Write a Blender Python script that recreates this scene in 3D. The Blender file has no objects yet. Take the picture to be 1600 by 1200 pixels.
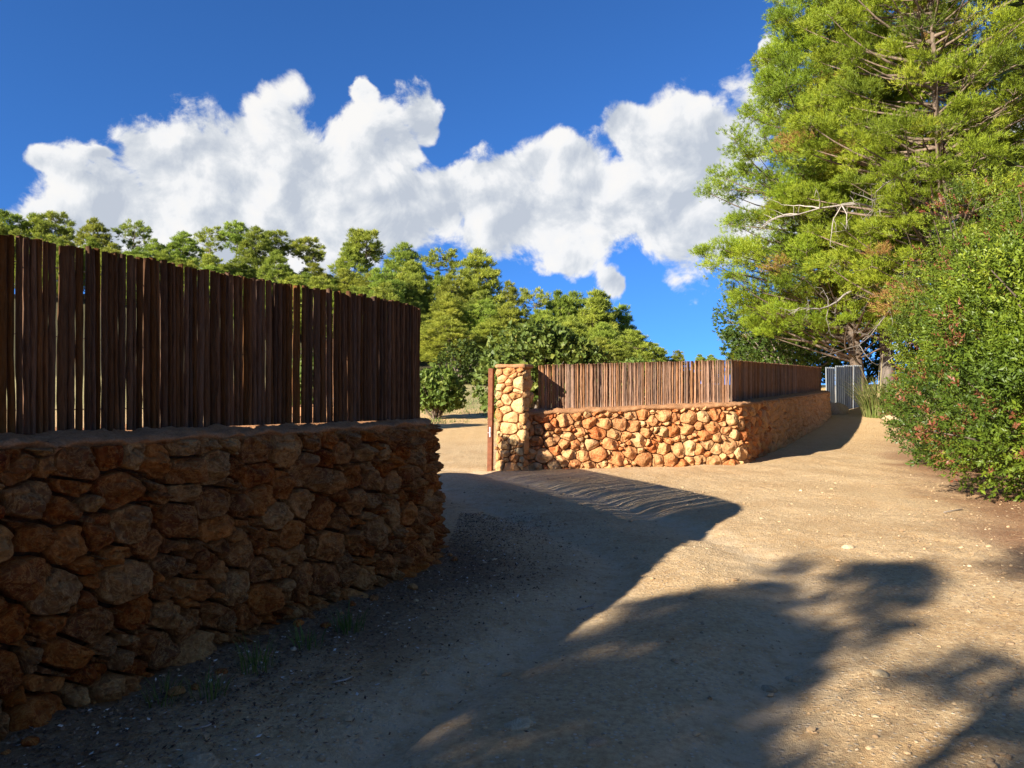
import bpy, math, random
import numpy as np
from mathutils import Vector, Matrix

R = math.radians
scene = bpy.context.scene
col = scene.collection

# ------------------------------------------------------------------ camera
cam_d = bpy.data.cameras.new('camera')
cam_d.sensor_width = 36.0
cam_d.lens = 27.0
cam_d.clip_start = 0.05
cam_d.clip_end = 5000
cam = bpy.data.objects.new('camera', cam_d)
col.objects.link(cam)
cam.location = (0, 0, 1.6)
cam.rotation_euler = (R(90), 0, 0)
scene.camera = cam

# ------------------------------------------------------------------ light
SUN_EL = R(24.0)
SUN_TRAVEL = np.array([0.755, 0.656])              # horizontal direction the light travels in
SUN_TRAVEL /= np.linalg.norm(SUN_TRAVEL)
D = Vector((SUN_TRAVEL[0]*math.cos(SUN_EL), SUN_TRAVEL[1]*math.cos(SUN_EL), -math.sin(SUN_EL)))
sd = bpy.data.lights.new('sun', 'SUN')
sd.energy = 5.0
sd.angle = R(0.53)
sd.color = (1.0, 0.93, 0.82)
sun = bpy.data.objects.new('sun', sd)
col.objects.link(sun)
sun.rotation_euler = D.to_track_quat('-Z', 'Y').to_euler()
sun.location = (-20, -15, 20)

vs = scene.view_settings
vs.view_transform = 'Standard'
vs.look = 'None'
vs.gamma = 1.0
vs.use_curve_mapping = False
vs.exposure = 1.42
scene.cycles.use_denoising = True
scene.cycles.max_bounces = 6
scene.cycles.diffuse_bounces = 3
scene.cycles.transmission_bounces = 3
scene.cycles.transparent_max_bounces = 4
scene.cycles.caustics_reflective = False
scene.cycles.caustics_refractive = False

# ------------------------------------------------------------------ node helper
class NT:
    def __init__(s, tree):
        s.t = tree
    def n(s, typ, **kw):
        nd = s.t.nodes.new(typ)
        for k, v in kw.items():
            setattr(nd, k, v)
        return nd
    def put(s, sock, v):
        if isinstance(v, bpy.types.NodeSocket):
            s.t.links.new(v, sock)
        elif v is not None:
            sock.default_value = v
    def math(s, op, a, b=None, c=None, clamp=False):
        nd = s.n('ShaderNodeMath', operation=op, use_clamp=clamp)
        s.put(nd.inputs[0], a)
        if b is not None: s.put(nd.inputs[1], b)
        if c is not None: s.put(nd.inputs[2], c)
        return nd.outputs[0]
    def vmath(s, op, a, b=None, c=None, scale=None):
        nd = s.n('ShaderNodeVectorMath', operation=op)
        s.put(nd.inputs[0], a)
        if b is not None: s.put(nd.inputs[1], b)
        if c is not None: s.put(nd.inputs[2], c)
        if scale is not None: s.put(nd.inputs['Scale'], scale)
        return nd.outputs['Value'] if op in ('LENGTH', 'DOT_PRODUCT', 'DISTANCE') else nd.outputs['Vector']
    def noise(s, vec, scale, detail=4, rough=0.55, dist=0.0, col=False):
        nd = s.n('ShaderNodeTexNoise')
        s.put(nd.inputs['Vector'], vec)
        nd.inputs['Scale'].default_value = scale
        nd.inputs['Detail'].default_value = detail
        nd.inputs['Roughness'].default_value = rough
        nd.inputs['Distortion'].default_value = dist
        return nd.outputs['Color'] if col else nd.outputs['Fac']
    def voro(s, vec, scale, feature='F1', out='Distance', rnd=1.0):
        nd = s.n('ShaderNodeTexVoronoi', feature=feature)
        s.put(nd.inputs['Vector'], vec)
        nd.inputs['Scale'].default_value = scale
        nd.inputs['Randomness'].default_value = rnd
        return nd.outputs[out]
    def ramp(s, fac, stops, interp='LINEAR'):
        nd = s.n('ShaderNodeValToRGB')
        cr = nd.color_ramp
        cr.interpolation = interp
        while len(cr.elements) < len(stops):
            cr.elements.new(0.5)
        for e, (p, c) in zip(cr.elements, stops):
            e.position = p
            e.color = (c[0], c[1], c[2], 1) if not isinstance(c, (int, float)) else (c, c, c, 1)
        s.put(nd.inputs[0], fac)
        return nd.outputs[0]
    def mix(s, fac, a, b, blend='MIX'):
        nd = s.n('ShaderNodeMix', data_type='RGBA', blend_type=blend)
        s.put(nd.inputs[0], fac)
        for i, v in ((6, a), (7, b)):
            if isinstance(v, tuple) and len(v) == 3: v = (v[0], v[1], v[2], 1)
            s.put(nd.inputs[i], v)
        return nd.outputs[2]
    def mapr(s, v, a, b, c=0.0, d=1.0, interp='LINEAR'):
        nd = s.n('ShaderNodeMapRange', interpolation_type=interp)
        s.put(nd.inputs[0], v)
        for i, x in zip((1, 2, 3, 4), (a, b, c, d)): s.put(nd.inputs[i], x)
        return nd.outputs[0]

# ------------------------------------------------------------------ sky with cumulus
def px_dir(x, y):
    a = math.atan2((x-800)/1200, 1.0)
    e = math.atan2((600-y)/1200, math.hypot((x-800)/1200, 1.0))
    return a, e

LOBES = [  # x, y, rx, ry in the photograph's directions
    (425, 228, 100, 84), (345, 245, 115, 85), (255, 262, 75, 78), (165, 318, 110, 78), (88, 262, 46, 28),
    (150, 240, 30, 14), (470, 300, 185, 130), (330, 345, 235, 95), (570, 280, 110, 105), (618, 222, 42, 58),
    (664, 178, 44, 48), (95, 352, 95, 30), (600, 340, 140, 75),
    (760, 285, 130, 70), (690, 305, 100, 62), (860, 258, 95, 52), (800, 345, 115, 80), (890, 335, 150, 78),
    (985, 215, 50, 60), (1090, 250, 105, 125), (1110, 350, 105, 98), (1030, 320, 105, 92), (1198, 84, 14, 30),
    (1178, 205, 58, 62), (880, 408, 58, 36), (957, 447, 30, 34), (1170, 548, 34, 24), (576, 150, 24, 15),
    (1330, 330, 140, 100), (1540, 260, 160, 100), (1800, 330, 240, 90), (-190, 395, 120, 40), (-560, 300, 260, 110),
]
w = bpy.data.worlds.new('World')
scene.world = w
w.use_nodes = True
w.node_tree.nodes.clear()
W = NT(w.node_tree)
sky = W.n('ShaderNodeTexSky', sky_type='NISHITA')
sky.sun_disc = False
sky.sun_elevation = SUN_EL
sky.sun_rotation = math.atan2(-SUN_TRAVEL[0], -SUN_TRAVEL[1])
sky.altitude = 0
sky.air_density = 0.75
sky.dust_density = 0.0
sky.ozone_density = 2.0
skyc = W.n('ShaderNodeHueSaturation')
skyc.inputs['Saturation'].default_value = 1.0
skyc.inputs['Value'].default_value = 1.2
skyg = W.n('ShaderNodeGamma'); skyg.inputs['Gamma'].default_value = 1.28
W.put(skyg.inputs['Color'], W.mix(1.0, sky.outputs[0], (.53, .845, 1.08), 'MULTIPLY'))
W.put(skyc.inputs['Color'], skyg.outputs[0])
tc = W.n('ShaderNodeTexCoord')
W.put(sky.inputs[0], W.vmath('NORMALIZE', W.vmath('ADD', tc.outputs['Generated'], (0, 0, .21))))   # very clear air: no white band at the horizon
S3 = -D
def billow(dirv, nz):                                 # rounded cauliflower heads at two sizes
    v_ = W.vmath('ADD', dirv, W.vmath('MULTIPLY_ADD', nz, (.05, .05, .05), (-.025, -.025, -.025)))
    return W.math('ADD', W.math('MULTIPLY', W.voro(v_, 13.0), .62), W.math('MULTIPLY', W.voro(v_, 31.0), .38))
def cloud_density(dirv, fine=True):
    sep = W.n('ShaderNodeSeparateXYZ'); W.put(sep.inputs[0], dirv)
    az = W.math('ARCTAN2', sep.outputs[0], sep.outputs[1])
    el = W.math('ARCSINE', sep.outputs[2])
    cmb = W.n('ShaderNodeCombineXYZ'); W.put(cmb.inputs[0], az); W.put(cmb.inputs[1], el)
    nz = W.noise(dirv, 8.0, 6, 0.55, 0.0, col=True)
    wv = W.vmath('MULTIPLY_ADD', nz, (0.075, 0.075, 0.0), (-0.0375, -0.0375, 0.0))
    p = W.vmath('ADD', cmb.outputs[0], wv)
    acc = None
    rnd = random.Random(5)
    allb = []
    for (x, y, rx, ry) in LOBES:
        a, e = px_dir(x, y)
        allb.append((a, e, rx/1200*math.cos(a)**2, ry/1200*math.cos(a)))
    for k in range(11):                                  # the same broken cumulus carries on round the horizon
        a = 1.15 + k*0.38 + rnd.uniform(-.1, .1)
        if a > math.pi: a -= 2*math.pi
        allb.append((a, rnd.uniform(.20, .32), rnd.uniform(.20, .32), rnd.uniform(.09, .14)))
    for (a, e, ra, re) in allb:
        q = W.vmath('MULTIPLY_ADD', p, (1/ra, 1/re, 0), (-a/ra, -e/re, 0))
        l = W.vmath('LENGTH', q)
        acc = l if acc is None else W.math('SMOOTH_MIN', acc, l, 0.35)
    f = W.math('SUBTRACT', 1.0, acc)
    n2 = W.noise(dirv, 14.0, 9, 0.62, 0.35)
    bl = billow(dirv, nz)
    dd = W.math('ADD', W.math('MULTIPLY', f, 0.95), W.math('MULTIPLY_ADD', n2, 1.5, -0.68))
    return W.math('ADD', dd, W.math('MULTIPLY_ADD', bl, -0.78, 0.38)), f, n2, bl
d1, f1, n1, b1 = cloud_density(tc.outputs['Generated'])
dir2 = W.vmath('NORMALIZE', W.vmath('ADD', tc.outputs['Generated'], tuple(S3*0.028)))
n2b = W.noise(dir2, 14.0, 6, 0.6, 0.35)
n3a = W.noise(tc.outputs['Generated'], 5.5, 4, 0.5, 0.2)
n3b = W.noise(dir2, 5.5, 4, 0.5, 0.2)
b2 = billow(dir2, W.noise(dir2, 8.0, 6, 0.55, 0.0, col=True))
alpha = W.mapr(d1, 0.06, 0.34, 0, 1, 'SMOOTHSTEP')
lit = W.math('ADD', W.math('MULTIPLY', W.math('SUBTRACT', n1, n2b), 2.1), W.math('MULTIPLY', W.math('SUBTRACT', n3a, n3b), 2.0))
lit = W.math('ADD', lit, W.math('MULTIPLY', W.math('SUBTRACT', b2, b1), 1.1))
edge = W.mapr(f1, 0.0, 0.75, 0.20, -0.20)
lit = W.math('ADD', W.math('ADD', lit, edge), 0.53, clamp=True)
ccol = W.ramp(lit, [(0.0, (0.56, 0.61, 0.69)), (0.35, (0.73, 0.765, 0.81)), (0.68, (0.95, 0.955, 0.96)), (1.0, (1.0, 0.985, 0.96))])
bg1 = W.n('ShaderNodeBackground'); bg1.inputs['Strength'].default_value = 0.05
W.put(bg1.inputs['Color'], skyc.outputs[0])
bg2 = W.n('ShaderNodeBackground'); bg2.inputs['Strength'].default_value = 0.37
W.put(bg2.inputs['Color'], ccol)
mixs = W.n('ShaderNodeMixShader')
W.put(mixs.inputs[0], W.math('MULTIPLY', alpha, 0.97))
W.put(mixs.inputs[1], bg1.outputs[0]); W.put(mixs.inputs[2], bg2.outputs[0])
wo = W.n('ShaderNodeOutputWorld'); W.put(wo.inputs[0], mixs.outputs[0])
w.cycles.sampling_method = 'MANUAL'
w.cycles.sample_map_resolution = 512

# ------------------------------------------------------------------ numeric helpers
def hsh(i, j, k, seed):
    with np.errstate(over='ignore'):
        h = (i.astype(np.uint32)*np.uint32(374761393) + j.astype(np.uint32)*np.uint32(668265263)
             + k.astype(np.uint32)*np.uint32(2246822519) + np.uint32(seed*3266489917 & 0xffffffff))
        h = (h ^ (h >> np.uint32(13)))*np.uint32(1274126177)
        h = h ^ (h >> np.uint32(16))
    return h.astype(np.float64)/4294967295.0
def vnoise(P, seed=0):
    P = np.asarray(P, float)
    I = np.floor(P).astype(np.int64); f = P - I
    u = f*f*(3-2*f)
    out = 0
    for a in (0, 1):
        for b in (0, 1):
            for c in (0, 1):
                wgt = (u[..., 0] if a else 1-u[..., 0])*(u[..., 1] if b else 1-u[..., 1])*(u[..., 2] if c else 1-u[..., 2])
                out = out + wgt*hsh(I[..., 0]+a, I[..., 1]+b, I[..., 2]+c, seed)
    return out*2-1
def fbm(P, o=4, seed=0, g=0.5):
    P = np.asarray(P, float); s = 0; a = 1; tot = 0
    for k in range(o):
        s = s + a*vnoise(P*(2.03**k)+k*17.3, seed+k); tot += a; a *= g
    return s/tot
def sstep(a, b, x):
    t = np.clip((x-a)/(b-a), 0, 1)
    return t*t*(3-2*t)
def splus(x, k=2.0):
    return np.where(x/k > 30, x, k*np.log1p(np.exp(np.minimum(x/k, 30))))

def mesh_np(name, V, F, mat=None, smooth=True, attrs=None):
    V = np.asarray(V, np.float32); F = np.asarray(F, np.int32)
    me = bpy.data.meshes.new(name)
    n, k = F.shape
    me.vertices.add(len(V)); me.vertices.foreach_set('co', V.ravel())
    me.loops.add(n*k); me.loops.foreach_set('vertex_index', F.ravel())
    me.polygons.add(n)
    me.polygons.foreach_set('loop_start', np.arange(0, n*k, k, dtype=np.int32))
    me.polygons.foreach_set('loop_total', np.full(n, k, np.int32))
    me.polygons.foreach_set('use_smooth', np.full(n, smooth, bool))
    if attrs:
        for an, av in attrs.items():
            at = me.attributes.new(an, 'FLOAT', 'POINT')
            at.data.foreach_set('value', np.asarray(av, np.float32))
    me.update(calc_edges=True)
    if mat: me.materials.append(mat)
    return me
def ob(name, me, parent=None, loc=None):
    o = bpy.data.objects.new(name, me)
    col.objects.link(o)
    if parent is not None: o.parent = parent
    if loc is not None: o.location = loc
    return o
def tag(o, label=None, cat=None, group=None, kind=None):
    if label: o['label'] = label
    if cat: o['category'] = cat
    if group: o['group'] = group
    if kind: o['kind'] = kind
    return o
def empty(name, loc, label, cat, group=None, rz=0):
    o = bpy.data.objects.new(name, None); col.objects.link(o)
    o.location = loc; o.rotation_euler = (0, 0, rz); o.empty_display_size = .2
    return tag(o, label, cat, group)
class MB:                                           # collects quads/tris (as quads) of one mesh
    def __init__(s): s.V = []; s.F = []; s.A = []; s.n = 0
    def add(s, V, F, a=0.0):
        V = np.asarray(V, float); F = np.asarray(F, int)
        s.V.append(V); s.F.append(F+s.n); s.n += len(V)
        s.A.append(np.full(len(V), a) if np.isscalar(a) else np.asarray(a))
    def mesh(s, name, mat, smooth=True):
        ks = set(f.shape[1] for f in s.F)
        if len(ks) > 1:
            out = []
            for f in s.F:
                if f.shape[1] == 4: out += [f[:, [0, 1, 2]], f[:, [0, 2, 3]]]
                else: out.append(f)
            F = np.vstack(out)
        else: F = np.vstack(s.F)
        return mesh_np(name, np.vstack(s.V), F, mat, smooth, {'tint': np.concatenate(s.A)})
def tube(P, rad, sides=6, cap=False):
    P = np.asarray(P, float); n = len(P)
    rad = np.broadcast_to(np.asarray(rad, float), (n,))
    T = np.gradient(P, axis=0); T /= np.linalg.norm(T, axis=1)[:, None]+1e-9
    ref = np.array([0, 0, 1.0]) if abs(T[:, 2]).mean() < .8 else np.array([1.0, 0, 0])
    U = np.cross(T, ref); U /= np.linalg.norm(U, axis=1)[:, None]+1e-9
    B = np.cross(T, U)
    a = np.linspace(0, 2*math.pi, sides, endpoint=False)
    V = P[:, None, :]+rad[:, None, None]*(np.cos(a)[None, :, None]*U[:, None, :]+np.sin(a)[None, :, None]*B[:, None, :])
    V = V.reshape(-1, 3); F = []
    for i in range(n-1):
        for j in range(sides):
            j2 = (j+1) % sides
            F.append((i*sides+j, i*sides+j2, (i+1)*sides+j2, (i+1)*sides+j))
    if cap:
        for e, s_ in ((0, -1), ((n-1)*sides, 1)):
            for j in range(1, sides-1, 2):
                q = (e, e+j, e+j+1, e+min(j+2, sides-1))
                F.append(q if s_ > 0 else q[::-1])
    return V, np.array(F)
def catmull(pts, n=24):
    pts = np.asarray(pts, float)
    p = np.vstack([2*pts[0]-pts[1], pts, 2*pts[-1]-pts[-2]])
    out = []
    for i in range(1, len(p)-2):
        for t in np.linspace(0, 1, n, endpoint=False):
            out.append(.5*((2*p[i])+(-p[i-1]+p[i+1])*t+(2*p[i-1]-5*p[i]+4*p[i+1]-p[i+2])*t*t+(-p[i-1]+3*p[i]-3*p[i+1]+p[i+2])*t**3))
    out.append(p[-2])
    return np.array(out)
class Path:
    def __init__(s, pts):
        s.P = np.asarray(pts, float)
        d = np.linalg.norm(np.diff(s.P, axis=0), axis=1)
        s.S = np.concatenate([[0], np.cumsum(d)]); s.L = s.S[-1]
        T = np.gradient(s.P, axis=0); T /= np.linalg.norm(T, axis=1)[:, None]
        s.T = T
    def pos(s, q):
        q = np.asarray(q, float)
        x = np.interp(q, s.S, s.P[:, 0]); y = np.interp(q, s.S, s.P[:, 1])
        ex = np.where(q < 0, q, np.where(q > s.L, q-s.L, 0.0))
        t = s.tan(q)
        return np.stack([x+ex*t[..., 0], y+ex*t[..., 1]], -1)
    def tan(s, q):
        t = np.stack([np.interp(q, s.S, s.T[:, 0]), np.interp(q, s.S, s.T[:, 1])], -1)
        return t/np.linalg.norm(t, axis=-1)[..., None]
    def nor(s, q):                                   # to the right of travel
        t = s.tan(q)
        return np.stack([t[..., 1], -t[..., 0]], -1)
    def offset(s, d):
        n = np.stack([s.T[:, 1], -s.T[:, 0]], -1)
        return Path(s.P+n*d)
    def at(s, y):                                    # first arc length where the path reaches depth y
        i = np.argmax(s.P[:, 1] >= y)
        return s.S[i]

# ------------------------------------------------------------------ layout
LF = Path(catmull([(-6.4, -3.6), (-4.6, -0.24), (-2.49, 3.74), (-1.73, 5.18), (-1.14, 6.1), (-0.87, 6.75), (-0.965, 7.4), (-1.28, 8.3), (-1.85, 9.6), (-2.95, 11.9)]))
_off = np.interp(LF.S, [0, LF.at(4.0), LF.at(6.6), LF.L], [.36, .33, .17, .17])
LO = Path(LF.P+np.stack([LF.T[:, 1], -LF.T[:, 0]], -1)*_off[:, None])   # outer face of the near wall
def round_path(pts, r, n=8):
    pts = [np.array(p, float) for p in pts]; out = [pts[0]]
    for a, b, c in zip(pts, pts[1:], pts[2:]):
        u = (a-b)/np.linalg.norm(a-b); v = (c-b)/np.linalg.norm(c-b)
        p0 = b+u*r; p2 = b+v*r
        for t in np.linspace(0, 1, n):
            out.append((1-t)**2*p0+2*t*(1-t)*b+t*t*p2)
    out.append(pts[-1])
    res = [out[0]]
    for a, b in zip(out, out[1:]):
        k = max(1, int(np.linalg.norm(b-a)/.15))
        for t in np.linspace(0, 1, k+1)[1:]: res.append(a+(b-a)*t)
    return np.array(res)
FA, FC, FE = (0.26, 14.33), (4.60, 15.3), (11.6, 28.0)
FO = Path(round_path([FA, FC, FE, (9.6, 29.6)], 0.22))

def near_dist(X, Y):
    d = np.full(X.shape, 1e9)
    P = LO.P[::6]
    for p in P: d = np.minimum(d, np.hypot(X-p[0], Y-p[1]))
    return d
def ground(X, Y, fine=True):
    X = np.asarray(X, float); Y = np.asarray(Y, float)
    g = 0.016*splus(Y-15, 2)*sstep(-2, 6, X)*sstep(60, 30, Y)
    g = g+1.3*np.exp(-((X-18)**2+(Y-37)**2)/(2*5.5**2))
    fld = sstep(8, -4, X)
    g = g+fld*0.088*(splus(Y-34, 2)-splus(Y-60, 2))
    g = g+11.0*sstep(24, -42, X)*sstep(58, 100, Y)
    g = g+14*sstep(120, 420, Y)*sstep(140, -100, X)
    P = np.stack([X*.12, Y*.12, 0*X], -1)
    g = g+0.10*fbm(P, 3, 3)*sstep(10, 25, np.hypot(X, Y))
    if fine:
        P = np.stack([X, Y, 0*X], -1)
        near = sstep(40, 12, np.hypot(X, Y))
        g = g+near*(0.022*fbm(P*1.3, 3, 11)+0.018*fbm(P*5, 3, 21)*(.4+.6*sstep(-.3, .4, fbm(P*.8, 2, 51)))+.010*vnoise(P*11, 31)*(.3+.7*sstep(-.2, .5, fbm(P*1.1, 2, 61))))
        dn = near_dist(X, Y)
        wob = .15*vnoise(P*.7, 8)
        rut = np.exp(-((dn-1.5+wob)/.22)**2)+np.exp(-((dn-3.0+wob)/.22)**2)*.9
        g = g-near*0.048*rut*(Y < 15)+near*.03*np.exp(-((dn-2.25+wob)/.3)**2)*(Y < 15)
        g = g+near*.05*np.exp(-(dn/.25)**2)
        tr = .018*(vnoise(np.stack([X*.9+Y*.35, Y*.18-X*.1, 0*X], -1)*2.2, 77))*sstep(1, 3, X)*near
        g = g+tr
    return g
def gz(x, y): return float(ground(np.array([x]), np.array([y]))[0])
def at(px, py, d):
    return np.array([(px-800)/1200*d, d, 1.6+(600-py)/1200*d])

# ------------------------------------------------------------------ materials
def new_mat(name):
    m = bpy.data.materials.new(name); m.use_nodes = True
    m.node_tree.nodes.clear()
    N = NT(m.node_tree)
    out = N.n('ShaderNodeOutputMaterial')
    b = N.n('ShaderNodeBsdfPrincipled')
    N.put(out.inputs[0], b.outputs[0])
    b.inputs['Specular IOR Level'].default_value = 0.25
    b.inputs['Roughness'].default_value = 0.85
    return m, N, b, out
def bump(N, b, h, strength=.5, dist=.02):
    nd = N.n('ShaderNodeBump'); nd.inputs['Strength'].default_value = strength; nd.inputs['Distance'].default_value = dist
    N.put(nd.inputs['Height'], h); N.put(b.inputs['Normal'], nd.outputs[0])
def stone_mat(name, warm, pale, deep, palefac=.5):
    m, N, b, out = new_mat(name)
    oi = N.n('ShaderNodeObjectInfo'); tcn = N.n('ShaderNodeTexCoord')
    off = N.vmath('SCALE', (37.0, 91.0, 53.0), scale=oi.outputs['Random'])
    v = N.vmath('ADD', tcn.outputs['Object'], off)
    big = N.noise(v, 5.0, 5, .6, .4)
    fine = N.noise(v, 26.0, 6, .65, .5)
    pit = N.voro(v, 24.0)
    c = N.mix(N.mapr(big, .38, .62), deep, warm)
    c = N.mix(N.mapr(N.math('ADD', N.math('MULTIPLY', fine, .6), N.math('MULTIPLY', oi.outputs['Random'], .35)), .42, .68, 0, palefac), c, pale)
    c = N.mix(N.mapr(pit, .0, .22, .55, 0), c, (deep[0]*.45, deep[1]*.4, deep[2]*.4))
    vein = N.noise(v, 13.0, 7, .7, 1.2)
    c = N.mix(N.mapr(N.math('ABSOLUTE', N.math('SUBTRACT', vein, .5)), 0, .035, .75, 0), c, (pale[0]*1.1, pale[1]*1.1, pale[2]*1.1))
    c = N.mix(N.mapr(vein, .56, .68, 0, .6), c, (deep[0]*.7, deep[1]*.6, deep[2]*.5))
    hs = N.n('ShaderNodeHueSaturation')
    N.put(hs.inputs['Value'], N.mapr(oi.outputs['Random'], 0, 1, .80, 1.14))
    rr = N.math('FRACT', N.math('MULTIPLY', oi.outputs['Random'], 17.3))
    N.put(hs.inputs['Hue'], N.mapr(rr, 0, 1, .487, .513))
    N.put(hs.inputs['Saturation'], N.mapr(rr, 0, 1, 1.1, .92))
    N.put(hs.inputs['Color'], c)
    N.put(b.inputs['Base Color'], hs.outputs[0])
    h = N.math('ADD', N.math('MULTIPLY', fine, .8), N.math('MULTIPLY', N.mapr(pit, 0, .3), .5))
    h = N.math('ADD', h, N.math('MULTIPLY', N.noise(v, 90, 3), .25))
    h = N.math('ADD', h, N.math('MULTIPLY', vein, -.8))
    bump(N, b, h, .9, .026)
    return m
M = {}
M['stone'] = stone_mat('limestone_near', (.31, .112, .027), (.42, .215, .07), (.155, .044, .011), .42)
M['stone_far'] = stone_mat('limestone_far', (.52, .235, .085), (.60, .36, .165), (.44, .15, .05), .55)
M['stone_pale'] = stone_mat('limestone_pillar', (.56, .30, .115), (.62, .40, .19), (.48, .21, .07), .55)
def earth_mat(name, a, c2, sc=6):
    m, N, b, out = new_mat(name)
    tcn = N.n('ShaderNodeTexCoord'); v = tcn.outputs['Object']
    n = N.noise(v, sc, 6, .65); f = N.noise(v, sc*9, 5, .7)
    c = N.mix(N.mapr(n, .35, .65), a, c2)
    c = N.mix(N.mapr(f, .35, .7), c, (a[0]*.62, a[1]*.6, a[2]*.58))
    N.put(b.inputs['Base Color'], c)
    bump(N, b, N.math('ADD', N.math('MULTIPLY', n, .5), f), .8, .02)
    b.inputs['Roughness'].default_value = .95
    return m
M['cap'] = earth_mat('earth_mortar', (.40, .19, .08), (.55, .30, .145), 9)
M['core'] = earth_mat('packed_earth', (.10, .045, .02), (.15, .065, .03))
M['core_far'] = earth_mat('packed_earth_light', (.24, .10, .04), (.32, .14, .055))

def bark_mat(name, a, c2, sc=1.0, grey=(.2, .18, .16)):
    m, N, b, out = new_mat(name)
    oi = N.n('ShaderNodeObjectInfo'); tcn = N.n('ShaderNodeTexCoord')
    v = N.vmath('ADD', tcn.outputs['Object'], N.vmath('SCALE', (31.0, 57.0, 83.0), scale=oi.outputs['Random']))
    vs_ = N.vmath('MULTIPLY', v, (sc, sc, .14*sc))
    n = N.noise(vs_, 28, 6, .65, .8); f = N.noise(vs_, 90, 4, .6)
    pl = N.voro(N.vmath('MULTIPLY', v, (sc, sc, .3*sc)), 34)
    c = N.mix(N.mapr(n, .33, .66), a, c2)
    c = N.mix(N.mapr(f, .5, .8, 0, .55), c, grey)
    hs = N.n('ShaderNodeHueSaturation')
    N.put(hs.inputs['Value'], N.mapr(oi.outputs['Random'], 0, 1, .6, 1.35))
    rr = N.math('FRACT', N.math('MULTIPLY', oi.outputs['Random'], 13.7))
    N.put(hs.inputs['Saturation'], N.mapr(rr, 0, 1, .75, 1.1))
    N.put(hs.inputs['Color'], c)
    N.put(b.inputs['Base Color'], hs.outputs[0])
    bump(N, b, N.math('ADD', N.math('ADD', n, N.math('MULTIPLY', f, .4)), N.math('MULTIPLY', pl, .6)), .9, .012)
    b.inputs['Roughness'].default_value = .9
    return m
M['slat'] = bark_mat('bark_slat_shaded', (.062, .025, .006), (.15, .062, .018), grey=(.14, .085, .045))  # shade on the near fence is put into this darker bark colour
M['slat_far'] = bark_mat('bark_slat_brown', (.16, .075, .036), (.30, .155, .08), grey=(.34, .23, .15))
M['bark'] = bark_mat('pine_bark', (.075, .055, .038), (.22, .16, .115), .22, grey=(.30, .24, .19))
M['deadwood'] = bark_mat('bleached_wood', (.20, .165, .13), (.36, .31, .25), .5, grey=(.42, .37, .31))

def leaf_mat(name, stops, trans=.35, rough=.55):
    m, N, b, out = new_mat(name)
    at_ = N.n('ShaderNodeAttribute'); at_.attribute_name = 'tint'
    oi = N.n('ShaderNodeObjectInfo')
    c = N.ramp(at_.outputs['Fac'], stops)
    hs = N.n('ShaderNodeHueSaturation')
    N.put(hs.inputs['Hue'], N.mapr(oi.outputs['Random'], 0, 1, .482, .522))
    N.put(hs.inputs['Value'], N.mapr(N.math('FRACT', N.math('MULTIPLY', oi.outputs['Random'], 7.7)), 0, 1, .82, 1.15))
    N.put(hs.inputs['Color'], c)
    N.put(b.inputs['Base Color'], hs.outputs[0])
    b.inputs['Roughness'].default_value = rough
    tr = N.n('ShaderNodeBsdfTranslucent'); N.put(tr.inputs[0], hs.outputs[0])
    mx = N.n('ShaderNodeMixShader'); mx.inputs[0].default_value = trans
    N.put(mx.inputs[1], b.outputs[0]); N.put(mx.inputs[2], tr.outputs[0]); N.put(out.inputs[0], mx.outputs[0])
    return m
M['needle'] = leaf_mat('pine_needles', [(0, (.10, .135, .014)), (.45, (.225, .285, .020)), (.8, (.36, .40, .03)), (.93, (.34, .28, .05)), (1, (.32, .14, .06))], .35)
M['needle_far'] = leaf_mat('pine_needles_hill', [(0, (.15, .19, .03)), (.5, (.32, .37, .05)), (1, (.48, .50, .08))], .4)
M['lentisk'] = leaf_mat('lentisk_leaves', [(0, (.035, .06, .010)), (.35, (.10, .145, .016)), (.6, (.19, .24, .02)), (.82, (.32, .35, .03)), (.9, (.26, .22, .05)), (.94, (.25, .10, .05)), (1, (.27, .075, .045))], .3, .4)
M['fig'] = leaf_mat('fig_leaves', [(0, (.075, .11, .02)), (.5, (.15, .20, .035)), (.85, (.27, .28, .055)), (1, (.36, .29, .08))], .35, .5)
M['ivy'] = leaf_mat('broad_leaves', [(0, (.035, .065, .012)), (.6, (.08, .13, .018)), (1, (.17, .23, .03))], .3, .65)
M['grassblade'] = leaf_mat('grass_blades', [(0, (.07, .12, .02)), (.5, (.17, .20, .05)), (1, (.45, .37, .18))], .35, .6)
M['litter'] = leaf_mat('leaf_litter', [(0, (.05, .03, .018)), (.5, (.16, .10, .06)), (.85, (.30, .22, .14)), (1, (.55, .50, .42))], .1, .8)

# ------------------------------------------------------------------ ground
def axis_pts(lo, hi, step, far_lo, far_hi, grow=1.09):
    c = list(np.arange(lo, hi, step))
    a = []; s = step; x = lo
    while x > far_lo: s = min(s*grow, 25); x -= s; a.append(x)
    b = []; s = step; x = c[-1]
    while x < far_hi: s = min(s*grow, 25); x += s; b.append(x)
    return np.array(a[::-1]+c+b)
gx = axis_pts(-3.0, 7.5, .058, -700, 700); gy = axis_pts(2.2, 13.5, .058, -300, 1500)
GX, GY = np.meshgrid(gx, gy)
GZ = ground(GX, GY)
nx, ny = len(gx), len(gy)
idx = np.arange(nx*ny).reshape(ny, nx)
GF = np.stack([idx[:-1, :-1], idx[:-1, 1:], idx[1:, 1:], idx[1:, :-1]], -1).reshape(-1, 4)
P2 = np.stack([GX, GY, 0*GX], -1)
dn = near_dist(GX, GY)
lit_r = sstep(.0, 1.0, (GX-(1.35+.385*GY))/1.1+.55*fbm(P2*1.2, 3, 5))*sstep(24, 15, GY)   # needle litter by the shrubs
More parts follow.
